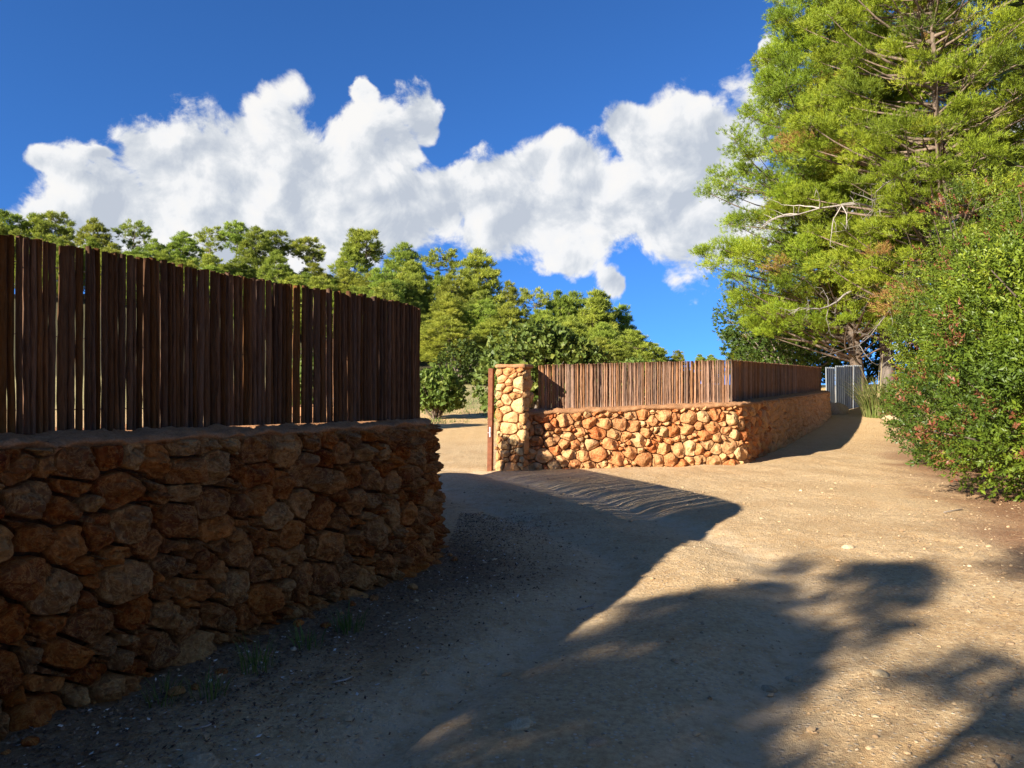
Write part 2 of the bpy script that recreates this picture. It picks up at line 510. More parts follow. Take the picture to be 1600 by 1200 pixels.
lit_r = np.maximum(lit_r, sstep(5.5, 7.5, GX-.42*GY+4)*sstep(30, 20, GY))
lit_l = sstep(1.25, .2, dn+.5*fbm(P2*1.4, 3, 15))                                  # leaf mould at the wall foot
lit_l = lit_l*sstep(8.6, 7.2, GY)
fieldm = sstep(18, 24, GY)*sstep(9, 3, GX-.25*GY)
dry = sstep(35, 40, GY+2*fbm(P2*.2, 3, 2))
woods = sstep(57, 62, GY)
trackm = (np.exp(-((dn-1.5)/.3)**2)+np.exp(-((dn-3.0)/.3)**2))*(GY < 15)
mm, N, b, out = new_mat('sandy_track')
tcn = N.n('ShaderNodeTexCoord'); v = tcn.outputs['Object']
def att(nm):
    a = N.n('ShaderNodeAttribute'); a.attribute_name = nm; return a.outputs['Fac']
n1_ = N.noise(v, .9, 5, .6, .3); n2_ = N.noise(v, 7, 6, .65); n3_ = N.noise(v, 26, 8, .75)
gr = N.voro(v, 38); gcol = N.voro(v, 38, out='Color'); gr2 = N.voro(v, 130)
sep_ = N.n('ShaderNodeSeparateColor'); N.put(sep_.inputs[0], gcol)
c = N.mix(N.mapr(n1_, .40, .60), (.64, .45, .235), (.52, .335, .155))
c = N.mix(N.mapr(n2_, .35, .7, 0, .6), c, (.66, .50, .295))
c = N.mix(N.mapr(n3_, .42, .66, 0, .85), c, (.35, .205, .095))
peb = N.math('MULTIPLY', N.math('LESS_THAN', gr, .33), N.math('GREATER_THAN', sep_.outputs[0], .6))
c = N.mix(N.math('MULTIPLY', peb, .85), c, N.mix(sep_.outputs[1], (.34, .25, .17), (.62, .52, .38)))
c = N.mix(N.math('MULTIPLY', N.math('MULTIPLY', att('track'), N.mapr(n2_, .3, .6)), .75), c, (.62, .47, .29))
c = N.mix(N.math('MULTIPLY', att('field'), .8), c, N.mix(N.mapr(n2_, .3, .7), (.56, .335, .135), (.64, .45, .23)))
c = N.mix(N.math('MULTIPLY', att('dry'), .85), c, N.mix(N.mapr(n1_, .35, .65), (.40, .33, .16), (.27, .26, .10)))
c = N.mix(N.math('MULTIPLY', att('litter_r'), N.mapr(n3_, .3, .6, .55, .98)), c, N.mix(n3_, (.12, .05, .025), (.34, .165, .085)))
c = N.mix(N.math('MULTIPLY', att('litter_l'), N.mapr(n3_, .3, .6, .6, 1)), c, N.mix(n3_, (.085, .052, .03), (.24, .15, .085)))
c = N.mix(att('woods'), c, (.07, .06, .03))
N.put(b.inputs['Base Color'], c)
hh = N.math('ADD', N.math('MULTIPLY', N.mapr(gr, 0, .5, 1, 0), N.math('MULTIPLY', sep_.outputs[0], .8)), N.math('MULTIPLY', n3_, 1.1))
hh = N.math('ADD', hh, N.math('MULTIPLY', N.mapr(gr2, 0, .5, 1, 0), .35))
hh = N.math('ADD', hh, N.math('MULTIPLY', n2_, 1.6))
bump(N, b, hh, .8, .022)
b.inputs['Roughness'].default_value = .95
b.inputs['Specular IOR Level'].default_value = .1
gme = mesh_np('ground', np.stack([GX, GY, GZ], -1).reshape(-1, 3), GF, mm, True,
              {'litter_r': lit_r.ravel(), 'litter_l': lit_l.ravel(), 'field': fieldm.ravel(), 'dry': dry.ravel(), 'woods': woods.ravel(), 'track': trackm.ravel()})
tag(ob('ground', gme), kind='structure')

# ------------------------------------------------------------------ masonry
def clip_poly(poly, a, bb):                       # keep a.x <= bb
    out = []
    n = len(poly)
    for i in range(n):
        p, q = poly[i], poly[(i+1) % n]
        dp = a[0]*p[0]+a[1]*p[1]-bb; dq = a[0]*q[0]+a[1]*q[1]-bb
        if dp <= 0: out.append(p)
        if dp*dq < 0:
            t = dp/(dp-dq); out.append((p[0]+(q[0]-p[0])*t, p[1]+(q[1]-p[1])*t))
    return out
def cells(L, H, area, rng, aniso=1.15, wvar=.5, relax=2):
    n = max(4, int(L*H/area))
    L_, H_ = L/aniso, H
    pts = []
    tries = 0; dmin = .62*math.sqrt(area/aniso)
    while len(pts) < n and tries < 60000:
        p = (rng.random()*L_, rng.random()*H_); tries += 1
        if tries % 4000 == 0: dmin *= .93
        if all((p[0]-q[0])**2+(p[1]-q[1])**2 > dmin*dmin for q in pts[-4000:]): pts.append(p)
    pts = np.array(pts)
    wt = (rng.random(len(pts))**2-.3)*wvar*area/aniso
    for it in range(relax+1):
        res = []
        for i, p in enumerate(pts):
            d2 = ((pts-p)**2).sum(1); order = np.argsort(d2)[1:26]
            poly = [(0, 0), (L_, 0), (L_, H_), (0, H_)]
            for j in order:
                q = pts[j]; a = (2*(q[0]-p[0]), 2*(q[1]-p[1]))
                bb = q[0]**2+q[1]**2-p[0]**2-p[1]**2+wt[i]-wt[j]
                poly = clip_poly(poly, a, bb)
                if len(poly) < 3: break
            res.append(poly)
        if it < relax:
            for i, poly in enumerate(res):
                if len(poly) >= 3: pts[i] = .5*pts[i]+.5*np.mean(poly, 0)
    return [np.array(p)*[aniso, 1] for p in res if len(p) >= 3]
def chaikin(p, k=2, f=.25):
    for _ in range(k):
        q = np.roll(p, -1, 0)
        p = np.stack([p*(1-f)+q*f, p*f+q*(1-f)], 1).reshape(-1, 2)
    return p
def stone_geo(poly, surf, rng, nrad, nring, gap, prot, rough, seed):
    c = poly.mean(0)
    p = chaikin(poly, 2, .10)
    d = np.linalg.norm(p-c, axis=1)
    p = c+(p-c)*np.clip(1-gap/np.maximum(d, .02), .3, 1)[:, None]
    seg = np.linalg.norm(np.roll(p, -1, 0)-p, axis=1); S = np.concatenate([[0], np.cumsum(seg)])
    q = np.linspace(0, S[-1], nrad, endpoint=False)
    pc = np.vstack([p, p[:1]])
    b_ = np.stack([np.interp(q, S, pc[:, 0]), np.interp(q, S, pc[:, 1])], -1)
    size = math.sqrt(max(1e-4, .5*abs(np.dot(b_[:, 0], np.roll(b_[:, 1], 1))-np.dot(b_[:, 1], np.roll(b_[:, 0], 1)))))
    D_ = prot*(.6+.8*rng.random())
    rr = np.concatenate([[1.02, 1.0], np.linspace(1.0, 0.0, nring)[1:]**.8])
    P = c+(b_-c)[None]*rr[:, None, None]                # rings, rad, 2
    nn = np.zeros(P.shape[:2])
    dome = D_*(1-np.clip(rr, 0, 1)**4.4)
    nn[:] = dome[:, None]
    for k in range(8):
        a = rng.random()*2*math.pi; sl = (.2+1.1*rng.random())*prot/size*2.8
        pl = D_*(.42+.55*rng.random())+sl*((P-c) @ np.array([math.cos(a), math.sin(a)]))
        nn = np.minimum(nn, pl)
    nn = np.maximum(nn, -.03)
    nn[0] = -.13
    P3 = np.concatenate([P, nn[..., None]], -1)
    q3 = P3*(1/.09)+seed*3.17
    am = rough
    dsp = fbm(q3, 5, 1, .62); d2_ = np.abs(fbm(q3*1.6+9, 3, 7))
    nn = nn+am*(1.5*dsp-1.0*np.clip(1-d2_/.16, 0, 1))*(rr[:, None] <= 1.0)
    P = P+(.35*am)*np.stack([fbm(q3+40, 3, 3), fbm(q3+80, 3, 4)], -1)*(rr[:, None, None] > .3)
    V = surf(P[..., 0], P[..., 1], nn).reshape(-1, 3)
    nr = len(rr); F = []
    ii = np.arange(nr*nrad).reshape(nr, nrad)
    jj = np.roll(ii, -1, 1)
    F = np.stack([ii[:-1], jj[:-1], jj[1:], ii[1:]], -1).reshape(-1, 4)
    return V, F
def add_stone(V, F, mat, parent, name='stone'):
    c = V.mean(0)
    me = mesh_np('stone', V-c, F, mat, True)
    o = ob(name, me, parent, c); return o
def make_surf(path, zb, zt, batter=.05):
    def surf(s, vv, n):                             # vv is height in metres over an average wall
        P = path.pos(s); N_ = path.nor(s)
        lo = zb(s); hi = zt(s)
        f = vv
        z = lo+(hi-lo)*f
        nn = n+batter*(1-f)
        return np.concatenate([P+N_*nn[..., None], z[..., None]], -1)
    return surf
def sweep(path, s0, s1, prof, zf, ds=.08, rough=.012, seed=0, dens=1):
    """profile of (offset, z-above-zf) swept along the path (offset + = to the right)."""
    ns = max(2, int((s1-s0)/ds)); s = np.linspace(s0, s1, ns)
    P = path.pos(s); N_ = path.nor(s); z0 = zf(s)
    pr = np.array(prof, float)
    if dens > 1:
        tq = np.linspace(0, len(pr)-1, (len(pr)-1)*dens+1); pr = np.stack([np.interp(tq, np.arange(len(pr)), pr[:, 0]), np.interp(tq, np.arange(len(pr)), pr[:, 1])], -1)
    V = np.zeros((ns, len(pr), 3))
    V[..., :2] = P[:, None]+N_[:, None]*pr[None, :, :1]
    V[..., 2] = z0[:, None]+pr[None, :, 1]
    nz = fbm(V*7+seed, 4, 2)
    V[..., 2] += rough*(nz+.45*fbm(V*26+seed, 3, 6)-.6*np.clip(.12-np.abs(fbm(V*4+7, 3, 8)), 0, 1)*4)*(pr[None, :, 1] > -.3)
    V[..., :2] += (N_*1.0)[:, None]*(rough*1.3*fbm(V*6+33+seed, 4, 5))[..., None]
    k = len(pr); ii = np.arange(ns*k).reshape(ns, k)
    F = np.stack([ii[:-1, :-1], ii[1:, :-1], ii[1:, 1:], ii[:-1, 1:]], -1).reshape(-1, 4)
    ends = []
    for e, fl in ((ii[0], 1), (ii[-1], 0)):
        for j in range(0, (k-2)//2):
            q = [e[j], e[j+1], e[k-2-j], e[k-1-j]]
            ends.append(q if fl else q[::-1])
    if ends: F = np.vstack([F, np.array(ends)])
    return V.reshape(-1, 3), F

# ---- near curved wall
rng = np.random.default_rng(11)
lw = empty('stone_wall', (-1.5, 5.2, 0), 'near curving rubble stone wall in shade filling the left foreground', 'wall')
def rel(o, par):                                    # keep world placement under an unrotated empty
    o.location = Vector(o.location)-Vector(par.location); return o
def zt_l(s): return 1.300-.0185*(np.clip(LO.pos(s)[..., 1], 2.5, 8)-3.74)
def zb_l(s):
    p = LO.pos(s); return 0*p[..., 0]-.06
S0 = LO.at(1.9); S1 = LO.L-.05
surf_l = make_surf(LO, zb_l, zt_l, .06)
Lw = S1-S0
vis_end = LO.at(6.9)+.8
s_l = lambda s, vv, n: surf_l(s, vv/1.33, n)
def scale_surf(sf, H):
    return lambda s, vv, n: sf(s, vv/H, n)
st = []
for poly in cells(Lw, 1.33, .0150, rng, 1.2, 1.6, 1):
    c_ = poly.copy(); c_[:, 0] += S0
    ar = .5*abs(np.dot(c_[:, 0], np.roll(c_[:, 1], 1))-np.dot(c_[:, 1], np.roll(c_[:, 0], 1)))
    q = c_[:, 0].mean(); pp = LO.pos(np.array(q)); face = float(-(LO.nor(np.array(q)) @ pp)/np.linalg.norm(pp))
    vis = q < vis_end and abs(pp[0]/pp[1]) < .72 and face > .02
    st.append((ar*face/float(pp @ pp) if vis else 0, c_, q < vis_end))
st.sort(key=lambda e: -e[0])
lmb = MB(); nst = 0
for k, (imp, c_, near) in enumerate(st):
    V, F = stone_geo(c_, s_l, rng, 38 if imp > 0 else 14, 12 if imp > 0 else 5, .008+.011*rng.random(), .09, .027, k)
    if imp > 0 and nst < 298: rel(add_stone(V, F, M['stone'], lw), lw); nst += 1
    else: lmb.add(V, F)
print('near wall stones', nst, len(st))
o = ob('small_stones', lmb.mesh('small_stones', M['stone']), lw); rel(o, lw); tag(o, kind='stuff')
V, F = sweep(LO, 0.02, LO.L-.02, [(-.11, 0), (-.11, -1.6), (-.62, -1.6), (-.62, 0)], lambda s: zt_l(s)+.02, .15, .004)
o = ob('core', mesh_np('core', V, F, M['core'], True), lw); rel(o, lw)
V, F = sweep(LO, 0.0, LO.L, [(-.14, -.08), (-.10, -.06), (-.06, -.02), (-.035, .01), (-.07, .03), (-.15, .04), (-.25, .05), (-.35, .06), (-.45, .06), (-.55, .055), (-.62, .06), (-.65, .0), (-.64, -.06)],
             lambda s: zt_l(s), .022, .034, 4, 3)
o = ob('cap', mesh_np('cap', V, F, M['cap'], True), lw); rel(o, lw)

# ---- far wall
fw = empty('stone_wall', (4.6, 15.4, 0), 'low orange rubble stone wall with a corner standing beyond the track', 'wall')
cornS = FO.at(15.25)
def zb_f(s):
    p = FO.pos(s); return ground(p[..., 0], p[..., 1], False)-.06
_sA, _sC, _sE = 0.0, cornS, FO.at(27.8)
def zt_f(s): return np.interp(s, [_sA, _sC, _sE, FO.L], [1.055, 1.18, 1.30, 1.30])
surf_f = make_surf(FO, zb_f, zt_f, .06)
s_f = scale_surf(surf_f, 1.13)
cl = cells(FO.L-.02, 1.13, .024, rng, 1.25, 1.6, 1)
print('far wall stones', len(cl))
cl.sort(key=lambda q: q[:, 0].mean())
fmb = MB()
for k, poly in enumerate(cl):
    V, F = stone_geo(poly, s_f, rng, 20 if k < 290 else 12, 7 if k < 290 else 4, .006+.008*rng.random(), .065, .018, 500+k)
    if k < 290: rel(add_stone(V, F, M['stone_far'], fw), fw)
    else: fmb.add(V, F)
if fmb.n:
    o = ob('far_stones', fmb.mesh('far_stones', M['stone_far']), fw); rel(o, fw); tag(o, kind='stuff')
V, F = sweep(FO, .0, FO.L, [(-.09, 0), (-.09, -1.7), (-.62, -1.7), (-.62, 0)], lambda s: zt_f(s)+.02, .15, .004)
o = ob('core', mesh_np('core', V, F, M['core_far'], True), fw); rel(o, fw)
V, F = sweep(FO, 0.0, FO.L, [(-.10, -.07), (-.03, -.05), (.01, -.015), (.0, .025), (-.08, .05), (-.2, .06), (-.4, .06), (-.6, .045), (-.66, .0), (-.62, -.05)],
             lambda s: zt_f(s), .04, .034, 9, 2)
o = ob('cap', mesh_np('cap', V, F, M['cap'], True), fw); rel(o, fw)

# ---- gate pillar
pf = np.array([-.30, 14.20]); ex = np.array([math.cos(R(18)), -math.sin(R(18))]); ey = np.array([math.sin(R(18)), math.cos(R(18))])
pw, pdp = .545, .56
pc = [pf+ey*pdp, pf, pf+ex*pw, pf+ex*pw+ey*pdp]
gp = empty('gate_pillar', (float(pf[0]), float(pf[1]), 0), 'square sunlit rubble stone pillar at the gateway end of the far wall', 'pillar')
PP = Path(round_path(pc, .035, 5))
surf_p = make_surf(PP, lambda s: 0*s-.05, lambda s: 0*s+1.915, .02)
H_p = 1.965
cl = cells(PP.L, H_p, .029, rng, 1.35, 1.3, 1)
for k, poly in enumerate(cl):
    V, F = stone_geo(poly, scale_surf(surf_p, H_p), rng, 20, 7, .009+.008*rng.random(), .045, .010, 900+k)
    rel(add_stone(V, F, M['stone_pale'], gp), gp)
PPc = Path(round_path(pc, .02, 3))
ctr = pf+ex*pw/2+ey*pdp/2
def box_geo(c2, ex, ey, hx, hy, z0, z1, seg=6, rough=.0, seed=0, bev=.02):
    """rounded box as a lat/long style grid: stacked rings"""
    ring = []
    per = []
    for (sx, sy, tx, ty) in ((-1, -1, 1, -1), (1, -1, 1, 1), (1, 1, -1, 1), (-1, 1, -1, -1)):
        for t in np.linspace(0, 1, seg, endpoint=False): per.append((sx+(tx-sx)*t, sy+(ty-sy)*t))
    per = np.array(per)
    zs = np.concatenate([[z0], np.linspace(z0, z1-bev, 4), [z1, z1]])
    sc_ = [0.01, 1, 1, 1, 1, 1-bev/hx*.8, 0.01]
    V = []
    for z, k in zip(zs, sc_):
        q = per*k
        V.append(np.concatenate([c2+q[:, :1]*hx*ex+q[:, 1:]*hy*ey, np.full((len(per), 1), z)], 1))
    V = np.array(V); n = len(per)
    V = V+rough*np.stack([fbm(V*9+seed, 3, 1), fbm(V*9+seed+20, 3, 2), fbm(V*9+seed+40, 3, 3)], -1)
    ii = np.arange(len(zs)*n).reshape(len(zs), n); jj = np.roll(ii, -1, 1)
    F = np.stack([ii[:-1], jj[:-1], jj[1:], ii[1:]], -1).reshape(-1, 4)
    return V.reshape(-1, 3), F
V, F = box_geo(ctr, ex, ey, pw/2-.055, pdp/2-.055, -.1, 1.93)
rel(ob('core', mesh_np('core', V, F, M['core_far'], False), gp), gp)
V, F = box_geo(ctr, ex, ey, pw/2+.012, pdp/2+.012, 1.905, 1.965, 8, .018, 3, .025)
rel(ob('cap', mesh_np('cap', V, F, M['cap'], True), gp), gp)

# ------------------------------------------------------------------ bark slat fences
def slat_mesh(rng, w_, h_, nseg, mat, seed, dep=.022):
    a = np.linspace(0, math.pi, 6)
    prof = np.stack([np.cos(a)*w_/2, -np.sin(a)*dep-.004], -1)
    prof = np.vstack([prof, [(-w_/2*.6, .008), (w_/2*.6, .008)]])
    zs = np.linspace(0, h_, nseg)
    k = len(prof)
    V = np.zeros((nseg, k, 3)); V[..., 0] = prof[None, :, 0]; V[..., 1] = prof[None, :, 1]; V[..., 2] = zs[:, None]
    q = V*[60, 60, 7]+seed*7.7
    V[..., 0] += .007*fbm(q, 3, 1); V[..., 1] += .009*fbm(q+50, 3, 2)
    V[..., 0] += (.005*vnoise(np.stack([zs*2.2+seed, zs*0, zs*0+seed], -1), 5))[:, None]
    V[-1, :, 2] += .012*fbm(V[-1]*40+seed, 2, 3)
    ii = np.arange(nseg*k).reshape(nseg, k); jj = np.roll(ii, -1, 1)
    F = np.stack([ii[:-1], ii[1:], jj[1:], jj[:-1]], -1).reshape(-1, 4)
    top = ii[-1]; bot = ii[0]
    F = np.vstack([F, [[top[0], top[1], top[2], top[7]], [top[2], top[3], top[6], top[7]], [top[3], top[4], top[5], top[6]]],
                   [[bot[7], bot[2], bot[1], bot[0]], [bot[7], bot[6], bot[3], bot[2]], [bot[6], bot[5], bot[4], bot[3]]]])
    return mesh_np('slat', V.reshape(-1, 3), F, mat, True)
def fence(root, path, s0, s1, zbase, height, widths, gaps, mat, nvar, nseg, rng, ymin=-99, ymax=999):
    rest = MB()
    var = [slat_mesh(rng, .06, height, nseg, mat, 3+i) for i in range(nvar)]
    s = s0; n = 0
    while s < s1:
        wd = rng.uniform(*widths)*(1.6 if rng.random() < .12 else 1)
        p = path.pos(np.array(s+wd/2)); nn = path.nor(np.array(s+wd/2))
        me = var[int(rng.integers(nvar))]
        o = ob('slat', me, root)
        z = float(zbase(np.array(s+wd/2)))
        off = rng.normal(0, .004)
        o.location = (p[0]+nn[0]*off, p[1]+nn[1]*off, z)
        # local -Y faces the outer side (nn)
        o.rotation_euler = (rng.normal(0, .006), rng.normal(0, .0045), math.atan2(nn[0], -nn[1])+rng.normal(0, .08))
        o.scale = (wd/.06, .8+.5*rng.random(), 1+rng.normal(0, .006))
        if p[1] < ymin or p[1] > ymax:                             # out of the frame on the left: one joined run
            Mx = np.array(Matrix.LocRotScale(o.location, o.rotation_euler, o.scale))
            co = np.empty(len(me.vertices)*3); me.vertices.foreach_get('co', co); co = co.reshape(-1, 3)
            fi = np.empty(len(me.loops), int); me.loops.foreach_get('vertex_index', fi)
            rest.add(co @ Mx[:3, :3].T+Mx[:3, 3], fi.reshape(-1, 4)); bpy.data.objects.remove(o)
        else: rel(o, root)
        s += wd+min(.009, max(-.004, rng.normal(*gaps))); n += 1
    if rest.n:
        o = ob('outer_slats', rest.mesh('outer_slats', mat), root); rel(o, root); tag(o, kind='stuff')
    print('slats', n)
    return n
def rail_tube(root, path, s0, s1, zf, off, r=.004, name='wire', mat=None):
    s = np.arange(s0, s1, .15); P = path.pos(s); N_ = path.nor(s)
    V, F = tube(np.concatenate([P+N_*off, zf(s)[:, None]], 1), r, 5)
    rel(ob(name, mesh_np(name, V, F, mat or M['wire'], True), root), root)
mw, N, b, out = new_mat('galvanised_wire'); b.inputs['Base Color'].default_value = (.25, .24, .23, 1); b.inputs['Metallic'].default_value = .6; b.inputs['Roughness'].default_value = .5
M['wire'] = mw
lf = empty('bark_fence', (-1.5, 5.2, 1.3), 'tall shaded bark slat fence standing on the near curving wall', 'fence')
def zf_l(s): return 1.376-.0185*(np.clip(LF.pos(s)[..., 1], 2.5, 8)-3.74)-.025
sv = LF.at(-1.2)
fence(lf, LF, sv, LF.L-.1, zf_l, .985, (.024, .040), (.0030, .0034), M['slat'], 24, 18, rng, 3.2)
for hz in (.12, .5, .86):
    rail_tube(lf, LF, sv, LF.L-.1, lambda s: zf_l(s)+hz, -.022, .003)
FFp = Path(round_path([(0.50, 14.62), (4.42, 15.55), (11.25, 28.05)], .02, 3))
ff = empty('bark_fence', (4.4, 15.6, 1.2), 'sunlit brown bark slat fence on the low far wall', 'fence')
cf = FFp.at(15.53)
def zf_f(s): return np.interp(s, [0, cf, FFp.L], [1.075, 1.20, 1.32])
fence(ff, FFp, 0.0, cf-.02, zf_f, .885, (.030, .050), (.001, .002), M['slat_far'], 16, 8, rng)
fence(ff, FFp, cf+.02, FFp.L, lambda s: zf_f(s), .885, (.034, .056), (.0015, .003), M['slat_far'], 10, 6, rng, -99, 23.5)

# ------------------------------------------------------------------ gate post
mr, N, b, out = new_mat('rusty_steel')
tcn = N.n('ShaderNodeTexCoord'); nn_ = N.noise(tcn.outputs['Object'], 14, 6, .65)
N.put(b.inputs['Base Color'], N.mix(N.mapr(nn_, .35, .65), (.13, .045, .02), (.23, .08, .035)))
bump(N, b, nn_, .3, .004); b.inputs['Roughness'].default_value = .8
M['rust'] = mr
ms, N, b, out = new_mat('zinc_plate'); b.inputs['Base Color'].default_value = (.55, .54, .52, 1); b.inputs['Metallic'].default_value = .8; b.inputs['Roughness'].default_value = .4
M['zinc'] = ms
gpx = (-.405, 14.28)
gpost = empty('gate_post', (gpx[0], gpx[1], 0), 'rust brown steel gate post beside the stone pillar', 'post')
V, F = box_geo(np.array([0, 0.0]), ex, ey, .042, .055, -.1, 1.89, 2, 0, 0, .006)
o = ob('post', mesh_np('post', V, F, M['rust'], False), gpost); o.rotation_euler = (0, R(.7), 0)
V, F = box_geo(np.array([-.004, -.062]), ex, ey, .012, .006, .62, .80, 2, 0, 0, .003)
lkp = ob('lock_plate', mesh_np('lock_plate', V, F, M['zinc'], False), gpost)
V, F = tube([(.0, -.07, .70), (.0, -.12, .70), (-.045, -.125, .70)], .005, 6, True)
ob('handle', mesh_np('handle', V, F, M['zinc'], True), lkp)

# ------------------------------------------------------------------ corrugated sheet fence
mc, N, b, out = new_mat('weathered_zinc_sheet')
tcn = N.n('ShaderNodeTexCoord'); oi = N.n('ShaderNodeObjectInfo')
vv_ = N.vmath('MULTIPLY', tcn.outputs['Object'], (1, 1, .15)); nn_ = N.noise(vv_, 9, 5, .6)
cc = N.mix(N.mapr(nn_, .3, .7), (.22, .245, .26), (.40, .43, .44))
hs = N.n('ShaderNodeHueSaturation'); N.put(hs.inputs['Value'], N.mapr(oi.outputs['Random'], 0, 1, .8, 1.15)); N.put(hs.inputs['Color'], cc)
N.put(b.inputs['Base Color'], hs.outputs[0]); b.inputs['Metallic'].default_value = .15; b.inputs['Roughness'].default_value = .55
cs = np.array([11.70, 28.6]); ce = np.array([13.75, 30.3])
cdir = (ce-cs)/np.linalg.norm(ce-cs); cl_ = np.linalg.norm(ce-cs); cn = np.array([cdir[1], -cdir[0]])
cfen = empty('metal_fence', (cs[0], cs[1], .5), 'grey corrugated metal sheet fence behind the end of the far wall', 'fence')
nsh = 4; sw = cl_/nsh
for k in range(nsh):
    u = np.arange(0, sw+.06, .0125); n_ = .024*np.sin(u/.15*2*math.pi)+.014*(k % 2)
    base = cs+cdir*(k*sw); ztop = 2.22+.10*rng.random()+.01*k
    lean = rng.normal(0, .02)
    V = []
    for f_ in (0, .5, 1):
        P = base+cdir*u[:, None]+cn*(n_+lean*f_)[:, None]
        zb_ = ground(P[:, 0], P[:, 1], False)-.1
        V.append(np.concatenate([P, (zb_+(ztop-zb_)*f_)[:, None]], 1))
    V = np.array(V); m_ = len(u)
    back = V.copy(); back[..., :2] -= cn*.0015
    ii = np.arange(3*m_).reshape(3, m_)
    F = np.stack([ii[:-1, :-1], ii[:-1, 1:], ii[1:, 1:], ii[1:, :-1]], -1).reshape(-1, 4)
    Vall = np.vstack([V.reshape(-1, 3), back.reshape(-1, 3)]); Fall = np.vstack([F, F[:, ::-1]+3*m_])
    rel(ob('sheet', mesh_np('sheet', Vall, Fall, mc, True), cfen), cfen)
for k in range(4):
    p = cs+cdir*(.3+k*(cl_-.4)/3)-cn*.09
    V, F = tube([(p[0], p[1], gz(*p)-.2), (p[0], p[1], 2.1)], .035, 6, True)
    rel(ob('post', mesh_np('post', V, F, M['bark'], True), cfen), cfen)

# ------------------------------------------------------------------ vegetation
def unit(v): return v/(np.linalg.norm(v, axis=-1, keepdims=True)+1e-9)
def needle_protos(rng, nv, n, L, wd, spread):
    """tufts of thin needles: nv variants, (nv, n*3, 3), axis +Z"""
    out = np.zeros((nv, n, 3, 3))
    for k in range(nv):
        th = rng.random(n)*2*math.pi; ph = np.abs(rng.normal(0, spread, n))
        d = np.stack([np.sin(ph)*np.cos(th), np.sin(ph)*np.sin(th), np.cos(ph)], -1)
        side = unit(np.cross(d, rng.normal(size=(n, 3))))
        l = L*(.65+.6*rng.random(n))[:, None]
        st_ = d*(.0)+rng.normal(0, L*.18, (n, 3))
        out[k, :, 0] = st_-side*wd/2; out[k, :, 1] = st_+side*wd/2; out[k, :, 2] = st_+d*l
    return out.reshape(nv, n*3, 3)
def leaf_protos(rng, nv, n, L, ln, wd, folded=True):
    """sprigs with n pointed leaves (2 tris each, as quads) along a stem +Z"""
    out = np.zeros((nv, n, 4, 3))
    for k in range(nv):
        for i in range(n):
            t = (i+.5)/n; th = i*2.4+rng.random(); ph = .5+.7*rng.random()
            d = np.array([math.sin(ph)*math.cos(th), math.sin(ph)*math.sin(th), math.cos(ph)])
            sd_ = unit(np.cross(d, np.array([0, 0, 1.0])+rng.normal(0, .35, 3))); up = np.cross(sd_, d)
            l = ln*(.7+.6*rng.random()); ww = wd*(.7+.6*rng.random())
            b0 = np.array([0, 0, t*L])
            out[k, i, 0] = b0; out[k, i, 1] = b0+d*l*.45+sd_*ww/2+up*ww*.15; out[k, i, 2] = b0+d*l; out[k, i, 3] = b0+d*l*.5-sd_*ww/2+up*ww*.15
    return out.reshape(nv, n*4, 3)
def frames(dirs, rng):
    z = unit(dirs); x = unit(np.cross(z, rng.normal(size=z.shape))); y = np.cross(z, x)
    return np.stack([x, y, z], -1)                  # columns
def scatter(protos, pos, dirs, scale, tint, rng, k):
    nv, m, _ = protos.shape
    vi = rng.integers(nv, size=len(pos))
    Fm = frames(dirs, rng)
    V = np.einsum('nij,nmj->nmi', Fm, protos[vi])*scale[:, None, None]+pos[:, None, :]
    n = len(pos)
    F = np.arange(n*m).reshape(-1, k)
    A = np.repeat(tint, m)+np.repeat(rng.normal(0, .035, n*m//k), k)
    return V.reshape(-1, 3), F, np.clip(A, 0, 1)

